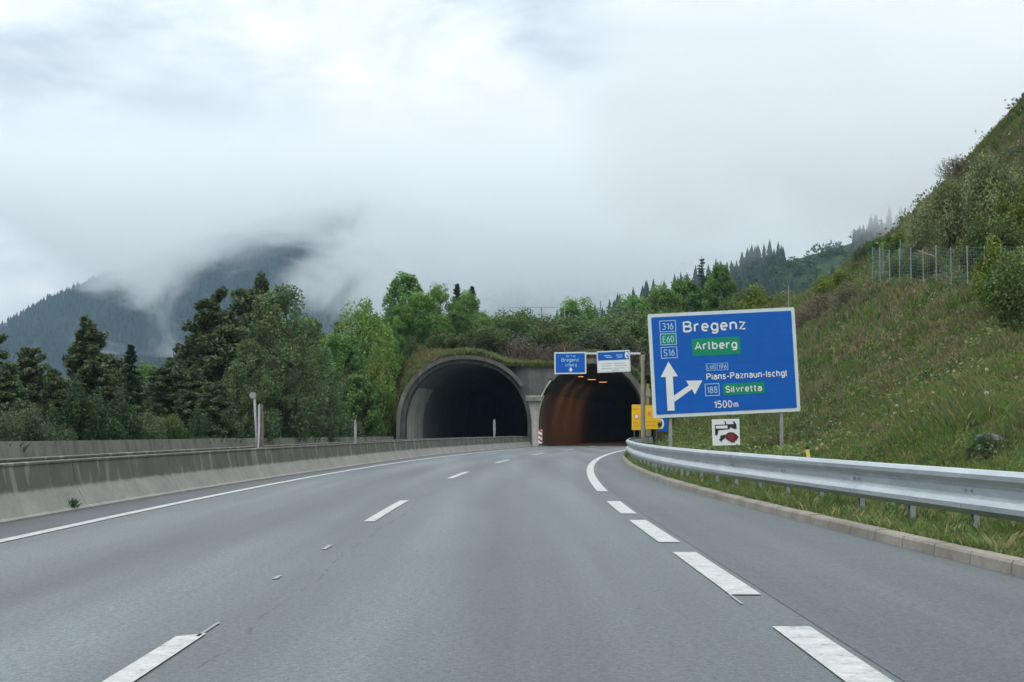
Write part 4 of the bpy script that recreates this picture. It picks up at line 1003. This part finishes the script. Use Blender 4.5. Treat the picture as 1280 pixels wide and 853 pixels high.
# grey rock half buried in the bank
Y = ground_hit(1245, 556) or 30; x = (1245 - CX)/F*Y
me = bpy.data.meshes.new('rock'); import bmesh
bm = bmesh.new(); bmesh.ops.create_icosphere(bm, subdivisions=4, radius=1)
for v in bm.verts:
    k = 0.75 + 0.5*float(fbm(v.co.x*1.3 + v.co.z, v.co.y*1.3 - v.co.z*0.7, 0.9, 4)); v.co = Vector((v.co.x*0.42*k, v.co.y*0.3*k, v.co.z*0.16*k))
bm.to_mesh(me); bm.free(); me.materials.append(ROCKM)
o = link('rock', me, loc=(x, Y, ground_z(x, Y) - 0.05)); o.rotation_euler = (0, R(22), 0.3); tag(o, 'grey elongated rock half buried low on the bank behind the guard rail', 'rock')

# ------------------------------------------------------------------ wire fence on the shelf
fx = 21.7
fpy = [65.4 + 0.5, 68.2, 70.8, 73.4, 76.0, 78.4, 80.8, 83.2, 85.4, 87.6, 89.4]
fence = thing('wire_fence', 'green wire mesh fence with steel posts on the shelf above the bank', 'fence', (fx, 66, 0))
mm, mnt, mbs = mat('fence_mesh'); mbs.inputs['Base Color'].default_value = (0.14, 0.27, 0.25, 1); mbs.inputs['Roughness'].default_value = 0.6
pp = [(fx, y) for y in [58, 60.6, 63.1] + fpy] + [(fx + 0.9, 90.4), (fx + 2.0, 90.6)]
zs_ = [float(Hright(x, y)) for x, y in pp]; HF = 1.95
def wire_panel(a, b, za, zb2):
    m_ = MB(); a = Vector((a[0] - fx, a[1] - 66, za)); b = Vector((b[0] - fx, b[1] - 66, zb2)); L_ = (b - a).length
    for t in np.linspace(0.05, HF, 12): m_.tube([a + Vector((0,0,t)), b + Vector((0,0,t))], 0.0035, 4, False)
    for q in np.arange(0, 1.0, 0.4 / L_): p = a.lerp(b, q); m_.tube([p + Vector((0,0,0.05)), p + Vector((0,0,HF))], 0.0035, 4, False)
    return m_
for i, ((x, y), z) in enumerate(zip(pp, zs_)):
    m_ = MB(); m_.tube([(x - fx, y - 66, z - 0.4), (x - fx, y - 66, z + 2.05)], 0.028, 8)
    m_.build('post', TEAL if i in (13, 14, 15) else POSTM, fence)
    if i == 7: MB().tube([(x - fx - 0.9, y - 66, z + 1.75), (x - fx, y - 66, z + 1.45)], 0.03, 6).build('brace', POSTM, fence)
    if i < len(pp) - 1: wire_panel((x, y), pp[i+1], z, zs_[i+1]).build('mesh_panel', mm, fence)
GP = 'pale posts standing on the hill over the tunnels'
def hpost(px, top, base, Y, label, mat_=POSTM, r=0.055):
    x = (px - CX)/F*Y; zt_ = CH + (HZ - top)/F*Y; zb2 = ground_z(x, Y) - 0.3
    o = MB().tube([(0, 0, zb2 - zt_), (0, 0, 0)], r, 8).build('fence_post', mat_); o.location = (x, Y, zt_); return tag(o, label, 'post', GP)
hpost(987, 357, 374, 100, 'thin pale post on the slope just right of the yellow green bush top', POSTM, 0.03)
hpost(677, 384, 398, 134, 'pale square post above the pillar between the two tunnels', WPOST, 0.07)
hpost(706, 382, 396, 134, 'pale post left of the small tree above the overhead signs', POSTM, 0.06)
hpost(751, 376, 392, 138, 'thin pale post right of the small tree above the overhead signs')
o = MB().tube([(0, 0, 0), (((706 - 636))/F*134, 0, 0)], 0.02, 6).build('hand_rail', POSTM); o.location = ((636 - CX)/F*134, 134.2, CH + (HZ - 384)/F*134); tag(o, 'thin dark rail running level between the pale posts above the tunnels', 'rail')

# ------------------------------------------------------------------ lettering
def arc(cx, cy, rx, ry, a0, a1, n=9): return [(cx + rx*math.cos(R(a)), cy + ry*math.sin(R(a))) for a in np.linspace(a0, a1, n)]
def oval(cx, cy, rx, ry): return arc(cx, cy, rx, ry, 90, 450, 17)
XH = 0.72; q_ = XH/2
GL_ = {   # monoline strokes, cap height 1; (width, strokes)
 'B': (0.56, [[(0,0),(0,1),(0.3,1)] + arc(0.3,0.765,0.22,0.235,90,-90) + [(0,0.53)], [(0.3,0.53)] + arc(0.3,0.265,0.26,0.265,90,-90) + [(0,0)]]),
 'A': (0.60, [[(0,0),(0.3,1),(0.6,0)], [(0.1,0.3),(0.5,0.3)]]),
 'P': (0.54, [[(0,0),(0,1),(0.28,1)] + arc(0.28,0.73,0.26,0.27,90,-90) + [(0,0.46)]]),
 'I': (0.0, [[(0,0),(0,1)]]), 'E': (0.46, [[(0.46,0),(0,0),(0,1),(0.46,1)], [(0,0.52),(0.4,0.52)]]), 'L': (0.44, [[(0,1),(0,0),(0.44,0)]]),
 'S': (0.52, [arc(0.26,0.75,0.25,0.25,25,270,10) + arc(0.26,0.25,0.26,0.25,90,-155,10)]),
 'r': (0.30, [[(0,0),(0,XH)], arc(0.24,XH-0.24,0.24,0.24,180,75,6)]), 'e': (0.46, [[(0.0,q_),(0.46,q_)] + arc(0.23,q_,0.23,q_,0,310,14)]),
 'g': (0.46, [oval(0.23,q_,0.23,q_), [(0.46,XH),(0.46,-0.08)] + arc(0.23,-0.08,0.23,0.2,0,-150,8)]), 'n': (0.44, [[(0,0),(0,XH)], arc(0.22,XH-0.22,0.22,0.22,180,0,9) + [(0.44,0)]]),
 'z': (0.42, [[(0,XH),(0.42,XH),(0,0),(0.42,0)]]), 'l': (0.12, [[(0,1),(0,0.1)] + arc(0.1,0.1,0.1,0.1,180,270,4)]), 'b': (0.46, [[(0,0),(0,1)], oval(0.23,q_,0.23,q_)]),
 'i': (0.0, [[(0,0),(0,XH)], [(0,0.93),(0,1.0)]]), 'a': (0.44, [oval(0.22,q_*0.62,0.22,q_*0.62), [(0.44,0),(0.44,XH-0.2)] + arc(0.22,XH-0.22,0.22,0.22,0,150,8)]),
 's': (0.38, [arc(0.19,XH*0.75,0.18,XH*0.25,25,270,9) + arc(0.19,XH*0.25,0.19,XH*0.25,90,-155,9)]), 'u': (0.44, [[(0,XH),(0,0.22)] + arc(0.22,0.22,0.22,0.22,180,360,9), [(0.44,XH),(0.44,0)]]),
 'c': (0.40, [arc(0.23,q_,0.23,q_,50,310,12)]), 'h': (0.44, [[(0,0),(0,1)], arc(0.22,XH-0.22,0.22,0.22,180,0,9) + [(0.44,0)]]), '-': (0.26, [[(0,0.38),(0.26,0.38)]]),
 't': (0.26, [[(0.08,0.95),(0.08,0.14)] + arc(0.22,0.14,0.14,0.14,180,270,4), [(-0.06,XH),(0.24,XH)]]), 'v': (0.44, [[(0,XH),(0.22,0),(0.44,XH)]]),
 'm': (0.72, [[(0,0),(0,XH)], arc(0.18,XH-0.18,0.18,0.18,180,0,7) + [(0.36,0)], arc(0.54,XH-0.18,0.18,0.18,180,0,7) + [(0.72,0)]]),
 '0': (0.50, [oval(0.25,0.5,0.25,0.5)]), '1': (0.24, [[(0,0.78),(0.24,1),(0.24,0)]]), '3': (0.48, [arc(0.22,0.76,0.22,0.24,150,-90,9) + arc(0.22,0.27,0.26,0.27,90,-150,10)]),
 '5': (0.48, [[(0.44,1),(0.05,1),(0.02,0.55)] + arc(0.22,0.32,0.26,0.32,120,-145,11)]), '6': (0.48, [[(0.36,1),(0.05,0.5)], oval(0.24,0.3,0.24,0.3)]),
 '8': (0.48, [oval(0.24,0.77,0.2,0.23), oval(0.24,0.27,0.24,0.27)]), '9': (0.48, [oval(0.24,0.7,0.24,0.3), [(0.43,0.5),(0.12,0)]]), ' ': (0.3, []),
}
def stroke_text(mb, txt, fx, fz, x0, x1, z0, cap, y, w=0.145):
    """lay out monoline letters between x0 and x1 metres, base z0; each stroke a flattened bar."""
    adv = []; t = w/2
    for ch in txt: adv.append(t); t += GL_[ch][0] + w + 0.10
    tot = t - 0.10 - w/2; sx = (x1 - x0) / tot; sz = cap * (1 - w) / 1.0
    rad = w * 0.5 * min(max(sx, sz*0.8), cap)
    for ch, a in zip(txt, adv):
        for st in GL_[ch][1]:
            pts = [(x0 + (a + px) * sx, 0.0, z0 + (w/2 + pz*(1-w)/1.0) * cap) for px, pz in st]
            k0 = mb.n; mb.tube(pts, rad, 8); v = mb.v[-1]; v[:, 1] = v[:, 1] * 0.15 + y
class Board:
    """A flat sign: u right, v down in 'px' units of size k metres; faces -Y."""
    def __init__(s, w, h, k): s.w, s.h, s.k, s.d = w, h, k, {}
    def q(s, u, v): return ((u) * s.k, (s.h - v) * s.k)
    solo = ('seam', 'lettering', 'number', 'green_field', 'plate_outline', 'writing', 'grey_writing', 'faded_writing')
    def fresh(s): s.g = getattr(s, 'g', 0) + 1
    def mb(s, key): return s.d.setdefault((key, getattr(s, 'g', 0) if key in s.solo else 0), MB())
    def poly(s, key, pts, lay): s.mb(key).prism([s.q(*p) for p in pts], -0.006*lay - 0.003, -0.006*lay + 0.002)
    def rect(s, key, u0, v0, u1, v1, lay, r=0.0, new=True):
        if new: s.fresh()
        if r <= 0: return s.poly(key, [(u0,v1),(u1,v1),(u1,v0),(u0,v0)], lay)
        pts = []
        for cx, cy, a0 in ((u1-r, v1-r, 0), (u1-r, v0+r, -90), (u0+r, v0+r, -180), (u0+r, v1-r, -270)):
            pts += [(cx + r*math.cos(R(a0 - a)), cy + r*math.sin(R(a0 - a))) for a in (-90, -60, -30, 0)] if False else [(cx + r*math.cos(R(b)), cy + r*math.sin(R(b))) for b in {0: (90, 60, 30, 0), -90: (0, -30, -60, -90), -180: (-90, -120, -150, -180), -270: (180, 150, 120, 90)}[a0]]
        s.poly(key, pts, lay)
    def frame(s, key, u0, v0, u1, v1, t, lay):
        s.fresh()          # one ring mesh: outer and inner outline bridged
        o_ = [s.q(*p) for p in ((u0,v0),(u1,v0),(u1,v1),(u0,v1))]; i_ = [s.q(*p) for p in ((u0+t,v0+t),(u1-t,v0+t),(u1-t,v1-t),(u0+t,v1-t))]
        y = -0.006*lay - 0.003; v = [(x, y, z) for x, z in o_ + i_] + [(x, y + 0.005, z) for x, z in o_ + i_]
        f = []
        for a in range(4):
            b = (a + 1) % 4; f += [(a, a+4, b+4, b), (a+8, b+8, b+12, a+12), (a, b, b+8, a+8), (a+4, a+12, b+12, b+4)]
        s.mb(key).add(v, f)
    def text(s, key, txt, u0, u1, base, cap, lay, wt=0.168):
        s.fresh(); y = -0.006*lay - 0.003; (xa, za), (xb, _) = s.q(u0, base), s.q(u1, base)
        stroke_text(s.mb(key), txt, 0, 0, xa, xb, za, cap*s.k, y, wt)
    def build(s, root, mats, names=None):
        for (k_, _), m_ in s.d.items(): m_.build((names or {}).get(k_, k_), mats[k_], root)

# ------------------------------------------------------------------ big direction sign
YS = 52.0; K = YS / F
root = thing('direction_sign', 'large blue Bregenz and Arlberg direction sign with white border on two posts', 'road sign', ((809 - CX)*K, YS, CH + (HZ - 523.6)*K))
pan = bpy.data.objects.new('sign_board', None); 
bd = Board(184.3, 130.5, K)
rot = R(-2.8)
plate = MB(); 
def rr_poly(u0, v0, u1, v1, r, bd): 
    out = []
    for cx, cy, bs in ((u1-r, v1-r, (90, 60, 30, 0)), (u1-r, v0+r, (0, -30, -60, -90)), (u0+r, v0+r, (-90, -120, -150, -180)), (u0+r, v1-r, (180, 150, 120, 90))):
        out += [bd.q(cx + r*math.cos(R(b)), cy + r*math.sin(R(b))) for b in bs]
    return out
plate.prism(rr_poly(0, 0, 184.3, 130.5, 2.2, bd), 0.0, 0.05)
po = plate.build('border', BORD, root)
bd.rect('blue', 4.3, 4.3, 180, 126.2, 1, 1.5)
for v_ in (35, 66, 97): bd.rect('seam', 4.5, v_, 179.8, v_ + 0.35, 1.3)
bd.text('lettering', 'Bregenz', 43.1, 122.5, 25.4, 14.2, 3)
bd.rect('green_field', 53, 33.5, 114, 55.5, 2, 2.0); bd.text('lettering', 'Arlberg', 56.4, 110, 48.2, 10.8, 3)
for v0, t, g in ((9.0, '316', 0), (25.2, 'E60', 1), (42.0, 'S16', 0)):
    if g: bd.rect('green_field', 14.0, v0, 34.6, v0 + 14.6, 2)
    bd.frame('plate_outline', 14.0, v0, 34.6, v0 + 14.6, 0.9, 3)
    bd.text('number', t, 17.2, 31.4, v0 + 12.0, 9.2, 3)
bd.poly('arrow', [(18.4, 122), (27.2, 122), (27.2, 111.5), (50.2, 96.5), (53.5, 103.2), (63.8, 86.2), (43.6, 85.6), (46.6, 91.4), (27.2, 103.6), (27.2, 79.6), (33.6, 79.6), (22.8, 60.6), (12.2, 79.6), (18.4, 79.6)], 3)
bd.frame('plate_outline', 69.5, 65.6, 81.5, 74.6, 0.6, 3); bd.text('number', 'L68', 71, 80, 73.0, 5.8, 3)
bd.frame('plate_outline', 83, 65.6, 97, 74.6, 0.6, 3); bd.text('number', '196', 84.8, 95.4, 73.0, 5.8, 3)
bd.text('lettering', 'Pians-Paznaun-Ischgl', 69.1, 170.5, 86.2, 8.6, 3)
bd.frame('plate_outline', 66.5, 90.6, 84.6, 106.2, 0.9, 3); bd.text('number', '188', 69, 82, 103.2, 9.0, 3)
bd.rect('green_field', 89.2, 91.6, 141.0, 106.0, 2, 1.5); bd.text('lettering', 'Silvretta', 92, 137.6, 103.2, 8.6, 3)
bd.text('lettering', '1500', 76.5, 99.5, 122.0, 9.6, 3); bd.text('lettering', 'm', 101, 107, 122.0, 8.0, 3)
bd.build(root, {'blue': BLUE, 'seam': plain('seam_blue', (0.002, 0.05, 0.26), 0.6), 'lettering': WHITE, 'green_field': GREEN, 'plate_outline': PALEB, 'number': PALEB, 'arrow': WHITE}, {'blue': 'blue_field'})
# roll the whole board about its lower left corner, posts stay upright
Mr = Matrix.Rotation(rot, 4, 'Y') @ Matrix.Translation((7.3*K, 0, 0))
for c in list(root.children): c.matrix_local = Mr
for px, base in ((838, 562), (977, 574)):
    x = (px - 809)*K; zg = float(Hright((px - CX)*K, YS + 0.12)) - root.location.z
    p = MB(); 
    xx_ = x; p.box((xx_ - 0.055, 0.06, zg - 0.4), (xx_ + 0.055, 0.075, 3.5)); p.box((xx_ - 0.012, 0.075, zg - 0.4), (xx_ + 0.012, 0.19, 3.5)); p.box((xx_ - 0.055, 0.19, zg - 0.4), (xx_ + 0.055, 0.205, 3.5))
    p.build('post', POSTM, root)
for zc in (0.6, 1.8, 3.1):
    b = MB().box((0.12, 0.051, zc - 0.03), (4.95, 0.058, zc + 0.03)).build('rail', POSTM, root); b.matrix_local = Mr
# ------------------------------------------------------------------ small square sign under it
YQ = 51.0; KQ = YQ / F
root = thing('road_sign', 'small white square sign with black truck and dark red vehicle pictogram under the big sign', 'road sign', ((890.3 - CX)*KQ, YQ, CH + (HZ - 557.3)*KQ))
b = Board(34.2, 32.8, KQ)
pl = MB(); pl.prism(rr_poly(0, 0, 34.2, 32.8, 1.2, b), 0.0, 0.03); pl.build('plate', WHITE, root)
b.poly('pictogram', [(3.5, 6.8), (16, 6.8), (16.5, 3.6), (15, 3.2), (15, 2.6), (17.4, 2.8), (18, 6.5), (27, 6.5), (26, 3.4), (27.4, 3.0), (30.5, 7), (30.5, 12.6), (27, 12.4), (23, 10.2), (21.4, 12.6), (7.5, 13.6), (7.5, 16.0), (5.6, 20.4), (3.4, 19.4)], 1)
b.rect('stripe', 4.6, 8.2, 19.2, 11.6, 2); 
b.poly('pictogram', [(9.8, 20.6), (16.4, 19.2), (16.2, 23.4), (12.2, 26.0), (10.6, 28.4), (8, 25.6), (9.8, 23.8)], 1)
b.poly('vehicle', [(16.6, 19.4), (20, 16.6), (26, 16.6), (30.2, 19.8), (32.8, 22.4), (30.6, 25.6), (26.6, 29.2), (23, 29.2), (19.4, 26.4), (16.4, 24.4)], 2)
b.disc_ = None
b.poly('emblem', [(23.2 + 4.0*math.cos(a), 22.4 + 4.4*math.sin(a)) for a in np.linspace(6.283, 0, 17)[:-1]], 3)
b.build(root, {'pictogram': BLACK, 'stripe': WHITE, 'vehicle': DRED, 'emblem': plain('emblem_red', (0.20, 0.015, 0.03), 0.5)})
for o in root.children: o.rotation_euler = (0, R(-1.5), 0)
zg = float(Hright((907 - CX)*KQ, YQ)) - root.location.z
MB().tube([(0.47, 0.07, zg - 0.3), (0.47, 0.07, 0.85)], 0.03, 8).build('post', POSTM, root)
# ------------------------------------------------------------------ overhead signs on a cantilever arm
YG = 95.0; KG = YG / F
xg = (803.5 - CX)*KG
root = thing('sign_gantry', 'slim cantilever mast with pale arm carrying signs before the right tunnel', 'gantry', (xg, YG, 0.1))
MB().tube([(0, 0, -0.2), (0, 0, CH + (HZ - 452)*KG)], [0.16, 0.12], 10).build('mast', TANP, root)
MB().box((-0.28, -0.28, 0.0), (0.28, 0.28, 0.05)).build('base_plate', GALV, root)
za = CH + (HZ - 442.0)*KG - 0.1
MB().box(((700 - CX)*KG - xg, 0.0, za - 0.06), (0.1, 0.14, za + 0.06)).build('arm', BORD, root)
MB().box((-0.13, 0.0, za - 0.9), (0.13, 0.2, za + 0.1)).build('bracket', TANP, root)
b = Board(40, 27.5, KG)
root = thing('overhead_sign', 'blue overhead lane sign with white down arrow, left of the two above the right tunnel', 'road sign', ((693 - CX)*KG, YG - 0.14, CH + (HZ - 468.2)*KG), 0, 'overhead signs')
pl = MB(); pl.prism(rr_poly(0, 0, 40, 27.5, 1.0, b), 0.0, 0.05); pl.build('border', BORD, root)
b.rect('blue', 1.8, 1.8, 38.2, 25.7, 1); b.text('lettering', 'Bregenz', 9, 31, 12.2, 4.6, 2); b.text('lettering', 'Arlberg', 13, 28, 18.2, 4.2, 2); b.text('lettering', 'S16', 14.5, 27, 6.4, 2.6, 2)
b.poly('arrow', [(19.2, 19.6), (19.2, 21.9), (17.6, 21.9), (20.4, 25.2), (23.2, 21.9), (21.6, 21.9), (21.6, 19.6)][::-1], 2)
b.build(root, {'blue': BLUE, 'lettering': PALEB, 'arrow': WHITE}, {'blue': 'blue_field'}); root.rotation_euler = (0, R(-0.8), 0)
b = Board(41.5, 27, KG)
root = thing('overhead_sign', 'overhead sign with blue top half and pale grey lower half above the right tunnel', 'road sign', ((746.8 - CX)*KG, YG - 0.14, CH + (HZ - 466.6)*KG), 0, 'overhead signs')
pl = MB(); pl.prism(rr_poly(0, 0, 41.5, 27, 1.0, b), 0.0, 0.05); pl.build('border', BORD, root)
b.rect('blue', 1.4, 1.6, 40, 11.6, 1); b.rect('lower_field', 1.4, 12.6, 40, 25.8, 1)
for u0, u1, v in ((9, 17, 5.6), (11, 19, 7.6), (24, 32, 5.2), (25, 32, 7.8)): b.rect('faded_writing', u0, v, u1, v + 1.0, 2)
for u0, u1, v in ((5, 18, 15.6), (5, 17, 18.6), (5, 19, 21.6), (21, 35, 15.6), (22, 37, 18.6), (21, 34, 21.6), (18, 27, 24.0)): b.rect('grey_writing', u0, v, u1, v + 0.8, 2)
b.poly('emblem', [(37.4 + 2.4*math.cos(a), 6.4 + 4.2*math.sin(a)) for a in np.linspace(6.283, 0, 17)[:-1]], 2); b.poly('emblem_core', [(37.8 + 1.0*math.cos(a), 7.4 + 1.6*math.sin(a)) for a in np.linspace(6.283, 0, 13)[:-1]], 3)
b.build(root, {'blue': BLUE, 'lower_field': WHITE, 'faded_writing': PALEB, 'grey_writing': GREYM, 'emblem': WHITE, 'emblem_core': BLUE}, {'blue': 'blue_field'}); root.rotation_euler = (0, R(-2.5), 0)
# ------------------------------------------------------------------ yellow works signs beyond the mast
def small_sign(u0, v0, u1, v1, Y, label, field, fn, name='warning_sign', legs=(0.25, 0.75), group=None, border=None):
    k = Y / F; b = Board(u1 - u0, v1 - v0, k); x0 = (u0 - CX)*k
    root = thing(name, label, 'road sign', (x0, Y, CH + (HZ - v1)*k), 0, group)
    pl = MB(); pl.prism(rr_poly(0, 0, u1 - u0, v1 - v0, 0.6, b), 0, 0.03); pl.build('plate', field, root)
    mats = fn(b); b.build(root, mats)
    for l in legs:
        xx = (u1 - u0)*l*k; gz = ground_z(x0 + xx, Y) - root.location.z
        MB().tube([(xx, 0.06, gz - 0.3), (xx, 0.06, (v1 - v0)*k*0.9)], 0.03, 6).build('post', DWOOD, root)
    return root
def f1(b):
    b.poly('red_ring', [(6 + 3.2*math.cos(a), 15 + 3.2*math.sin(a)) for a in np.linspace(6.283, 0, 21)[:-1]], 1); b.poly('ring_centre', [(6 + 2.2*math.cos(a), 15 + 2.2*math.sin(a)) for a in np.linspace(6.283, 0, 21)[:-1]], 2)
    b.rect('writing', 2, 5, 8, 6.2, 1); b.rect('writing', 2, 22, 7.6, 23.2, 1); b.rect('writing', 2, 26, 8.6, 27, 1)
    return {'red_ring': ORANGE, 'ring_centre': WHITE, 'writing': ORANGE}
small_sign(789.5, 506, 802.5, 537.8, 104, 'tall yellow works sign with a red ring, left of the mast at the tunnel', YEL, f1, group='yellow works signs')
def f2(b):
    b.rect('writing', 5, 8, 9, 13, 1); b.rect('writing', 3, 20, 17, 21, 1); b.rect('writing', 2, 24.5, 15, 25.6, 1)
    b.poly('black_point', [(18.6, 20), (21, 22.5), (21, 26.5), (18.6, 28.5), (17, 24)], 1); return {'writing': ORANGE, 'black_point': BLACK}
small_sign(804.5, 507, 825.5, 536.6, 102, 'wider yellow works sign right of the mast, half behind the big sign', YEL, f2, group='yellow works signs')
def f3(b):
    b.poly('white_ring', [(4 + 3.8*math.cos(a), 8 + 6.5*math.sin(a)) for a in np.linspace(6.283, 0, 21)[:-1]], 1); b.poly('ring_centre', [(3.4 + 2.0*math.cos(a), 8 + 4.2*math.sin(a)) for a in np.linspace(6.283, 0, 21)[:-1]], 2)
    return {'white_ring': WHITE, 'ring_centre': BLACK}
small_sign(822, 522, 834, 539.6, 106, 'small blue sign with a white ring peeping out below the big sign', BLUE, f3, 'road_sign', (0.5,))
# yellow green service pole behind the mast
k = 110/F; xq = (810 - CX)*k
o = thing('service_pole', 'thin yellowish pole standing just right of the mast before the tunnel', 'pole', (xq, 110, 0))
MB().tube([(0, 0, -0.1), (0, 0, CH + (HZ - 480)*k)], 0.11, 8).build('pole', plain('ochre_pole', (0.30, 0.24, 0.06), 0.6), o); MB().box((-0.16, -0.16, CH + (HZ - 496)*k), (0.16, 0.1, CH + (HZ - 486)*k)).build('box', TANP, o)
# ------------------------------------------------------------------ red and white beacon at the pillar
YB = 113.5; k = YB/F
o = thing('beacon_board', 'red and white striped beacon board at the foot of the tunnel pillar', 'beacon', ((675.2 - CX)*k, YB, 0.0))
w_ = 0.30; MB().box((-w_/2, 0, 0.25), (w_/2, 0.03, 1.30)).build('board', WHITE, o)
sb = MB()
for i in range(3):
    z = 0.32 + i*0.36; sb.prism([(-w_/2 + 0.01, z + 0.18), (w_/2 - 0.01, z), (w_/2 - 0.01, z + 0.17), (-w_/2 + 0.01, z + 0.32 if i < 2 else z + 0.30)], -0.006, -0.001)
    sb.build('red_stripe', REDM, o); sb = MB()
MB().box((-0.2, -0.12, 0.0), (0.2, 0.16, 0.1)).build('foot', DWOOD, o); MB().tube([(0, 0.05, 0.1), (0, 0.05, 1.2)], 0.02, 6).build('post', POSTM, o)
# ------------------------------------------------------------------ weathered marker posts on the median
def on_barrier(px):
    ys = np.arange(20, 116, 0.05); return float(ys[np.argmin(np.abs((BARX(ys) - 0.71)/ys*F + CX - px))])
Y = on_barrier(321); k = Y/F; x = (321 - CX)*k; z0 = 0.78
o = thing('marker_post', 'tall weathered white marker with round head and dark board on the concrete barrier', 'post', (x, Y, z0 - 0.02))
m_ = MB(); m_.tube([(0.01, 0, -0.5), (0.0, 0, 0.4), (-0.06, 0, 1.36)], [0.03, 0.03, 0.035], 8); m_.build('pale_pole', WPOST, o, smooth=True)
m_ = MB(); m_.disc(-0.10, 1.42, 0.085, -0.05, 0.03, 20); m_.build('round_head', WPOST, o)
m_ = MB(); m_.prism([(0.03, -0.45), (0.06, -0.45), (0.105, 0.6), (0.095, 1.20), (0.045, 1.16), (0.045, 0.5)], -0.03, 0.0); m_.build('white_strip', plain('bright_strip', (0.42, 0.42, 0.42), 0.5, 0, 0.15), o)
m_ = MB(); m_.prism([(0.07, -0.4), (0.17, -0.4), (0.20, 0.5), (0.17, 1.15), (0.11, 1.2)], 0.004, 0.05); m_.build('dark_board', DWOOD, o)
for px, top, Y, lab in ((444.5, 523.5, 51.5, 'small pale pointed marker post on the barrier before the dark trees'), (618, 523.5, 103, 'small pale pointed marker post on the barrier before the left tunnel')):
    Y = on_barrier(px); k = Y/F; h = CH + (HZ - top)*k - 0.76
    o = thing('marker_post', lab, 'post', ((px - CX)*k, Y, 0.76), 0, 'small marker posts on the barrier')
    w_ = 3.2*k/2; MB().prism([(-w_*0.45, -0.3), (w_*0.45, -0.3), (w_, h*0.45), (w_*0.8, h*0.85), (0.2*w_, h), (-w_*0.8, h*0.9), (-w_, h*0.55)], -0.02, 0.02).build('board', WPOST, o)
    MB().box((-0.05, -0.05, -0.04), (0.05, 0.05, 0.03)).build('clamp', GALV, o)
# yellow delineator behind the rail
Y = 27.0; k = Y/F; x = (1014 - CX)*k; z0 = float(Hright(x, Y))
o = thing('delineator_post', 'small leaning yellow post with black top behind the guard rail', 'post', (x, Y, z0), 0)
zt_ = CH + (HZ - 558)*k - z0
MB().prism([(-0.035, 0.0), (0.035, 0.0), (0.03, zt_ - 0.05), (-0.03, zt_ - 0.05)], -0.03, 0.03).build('body', plain('pale_yellow', (0.66, 0.56, 0.12), 0.5), o)
MB().prism([(-0.036, zt_ - 0.048), (0.036, zt_ - 0.048), (0.02, zt_ + 0.01), (-0.02, zt_ + 0.01)], -0.034, 0.034).build('black_cap', BLACK, o)
MB().box((-0.04, -0.036, -0.1), (0.04, 0.036, 0.06)).build('black_foot', BLACK, o)
o.rotation_euler = (0, R(-7), 0)
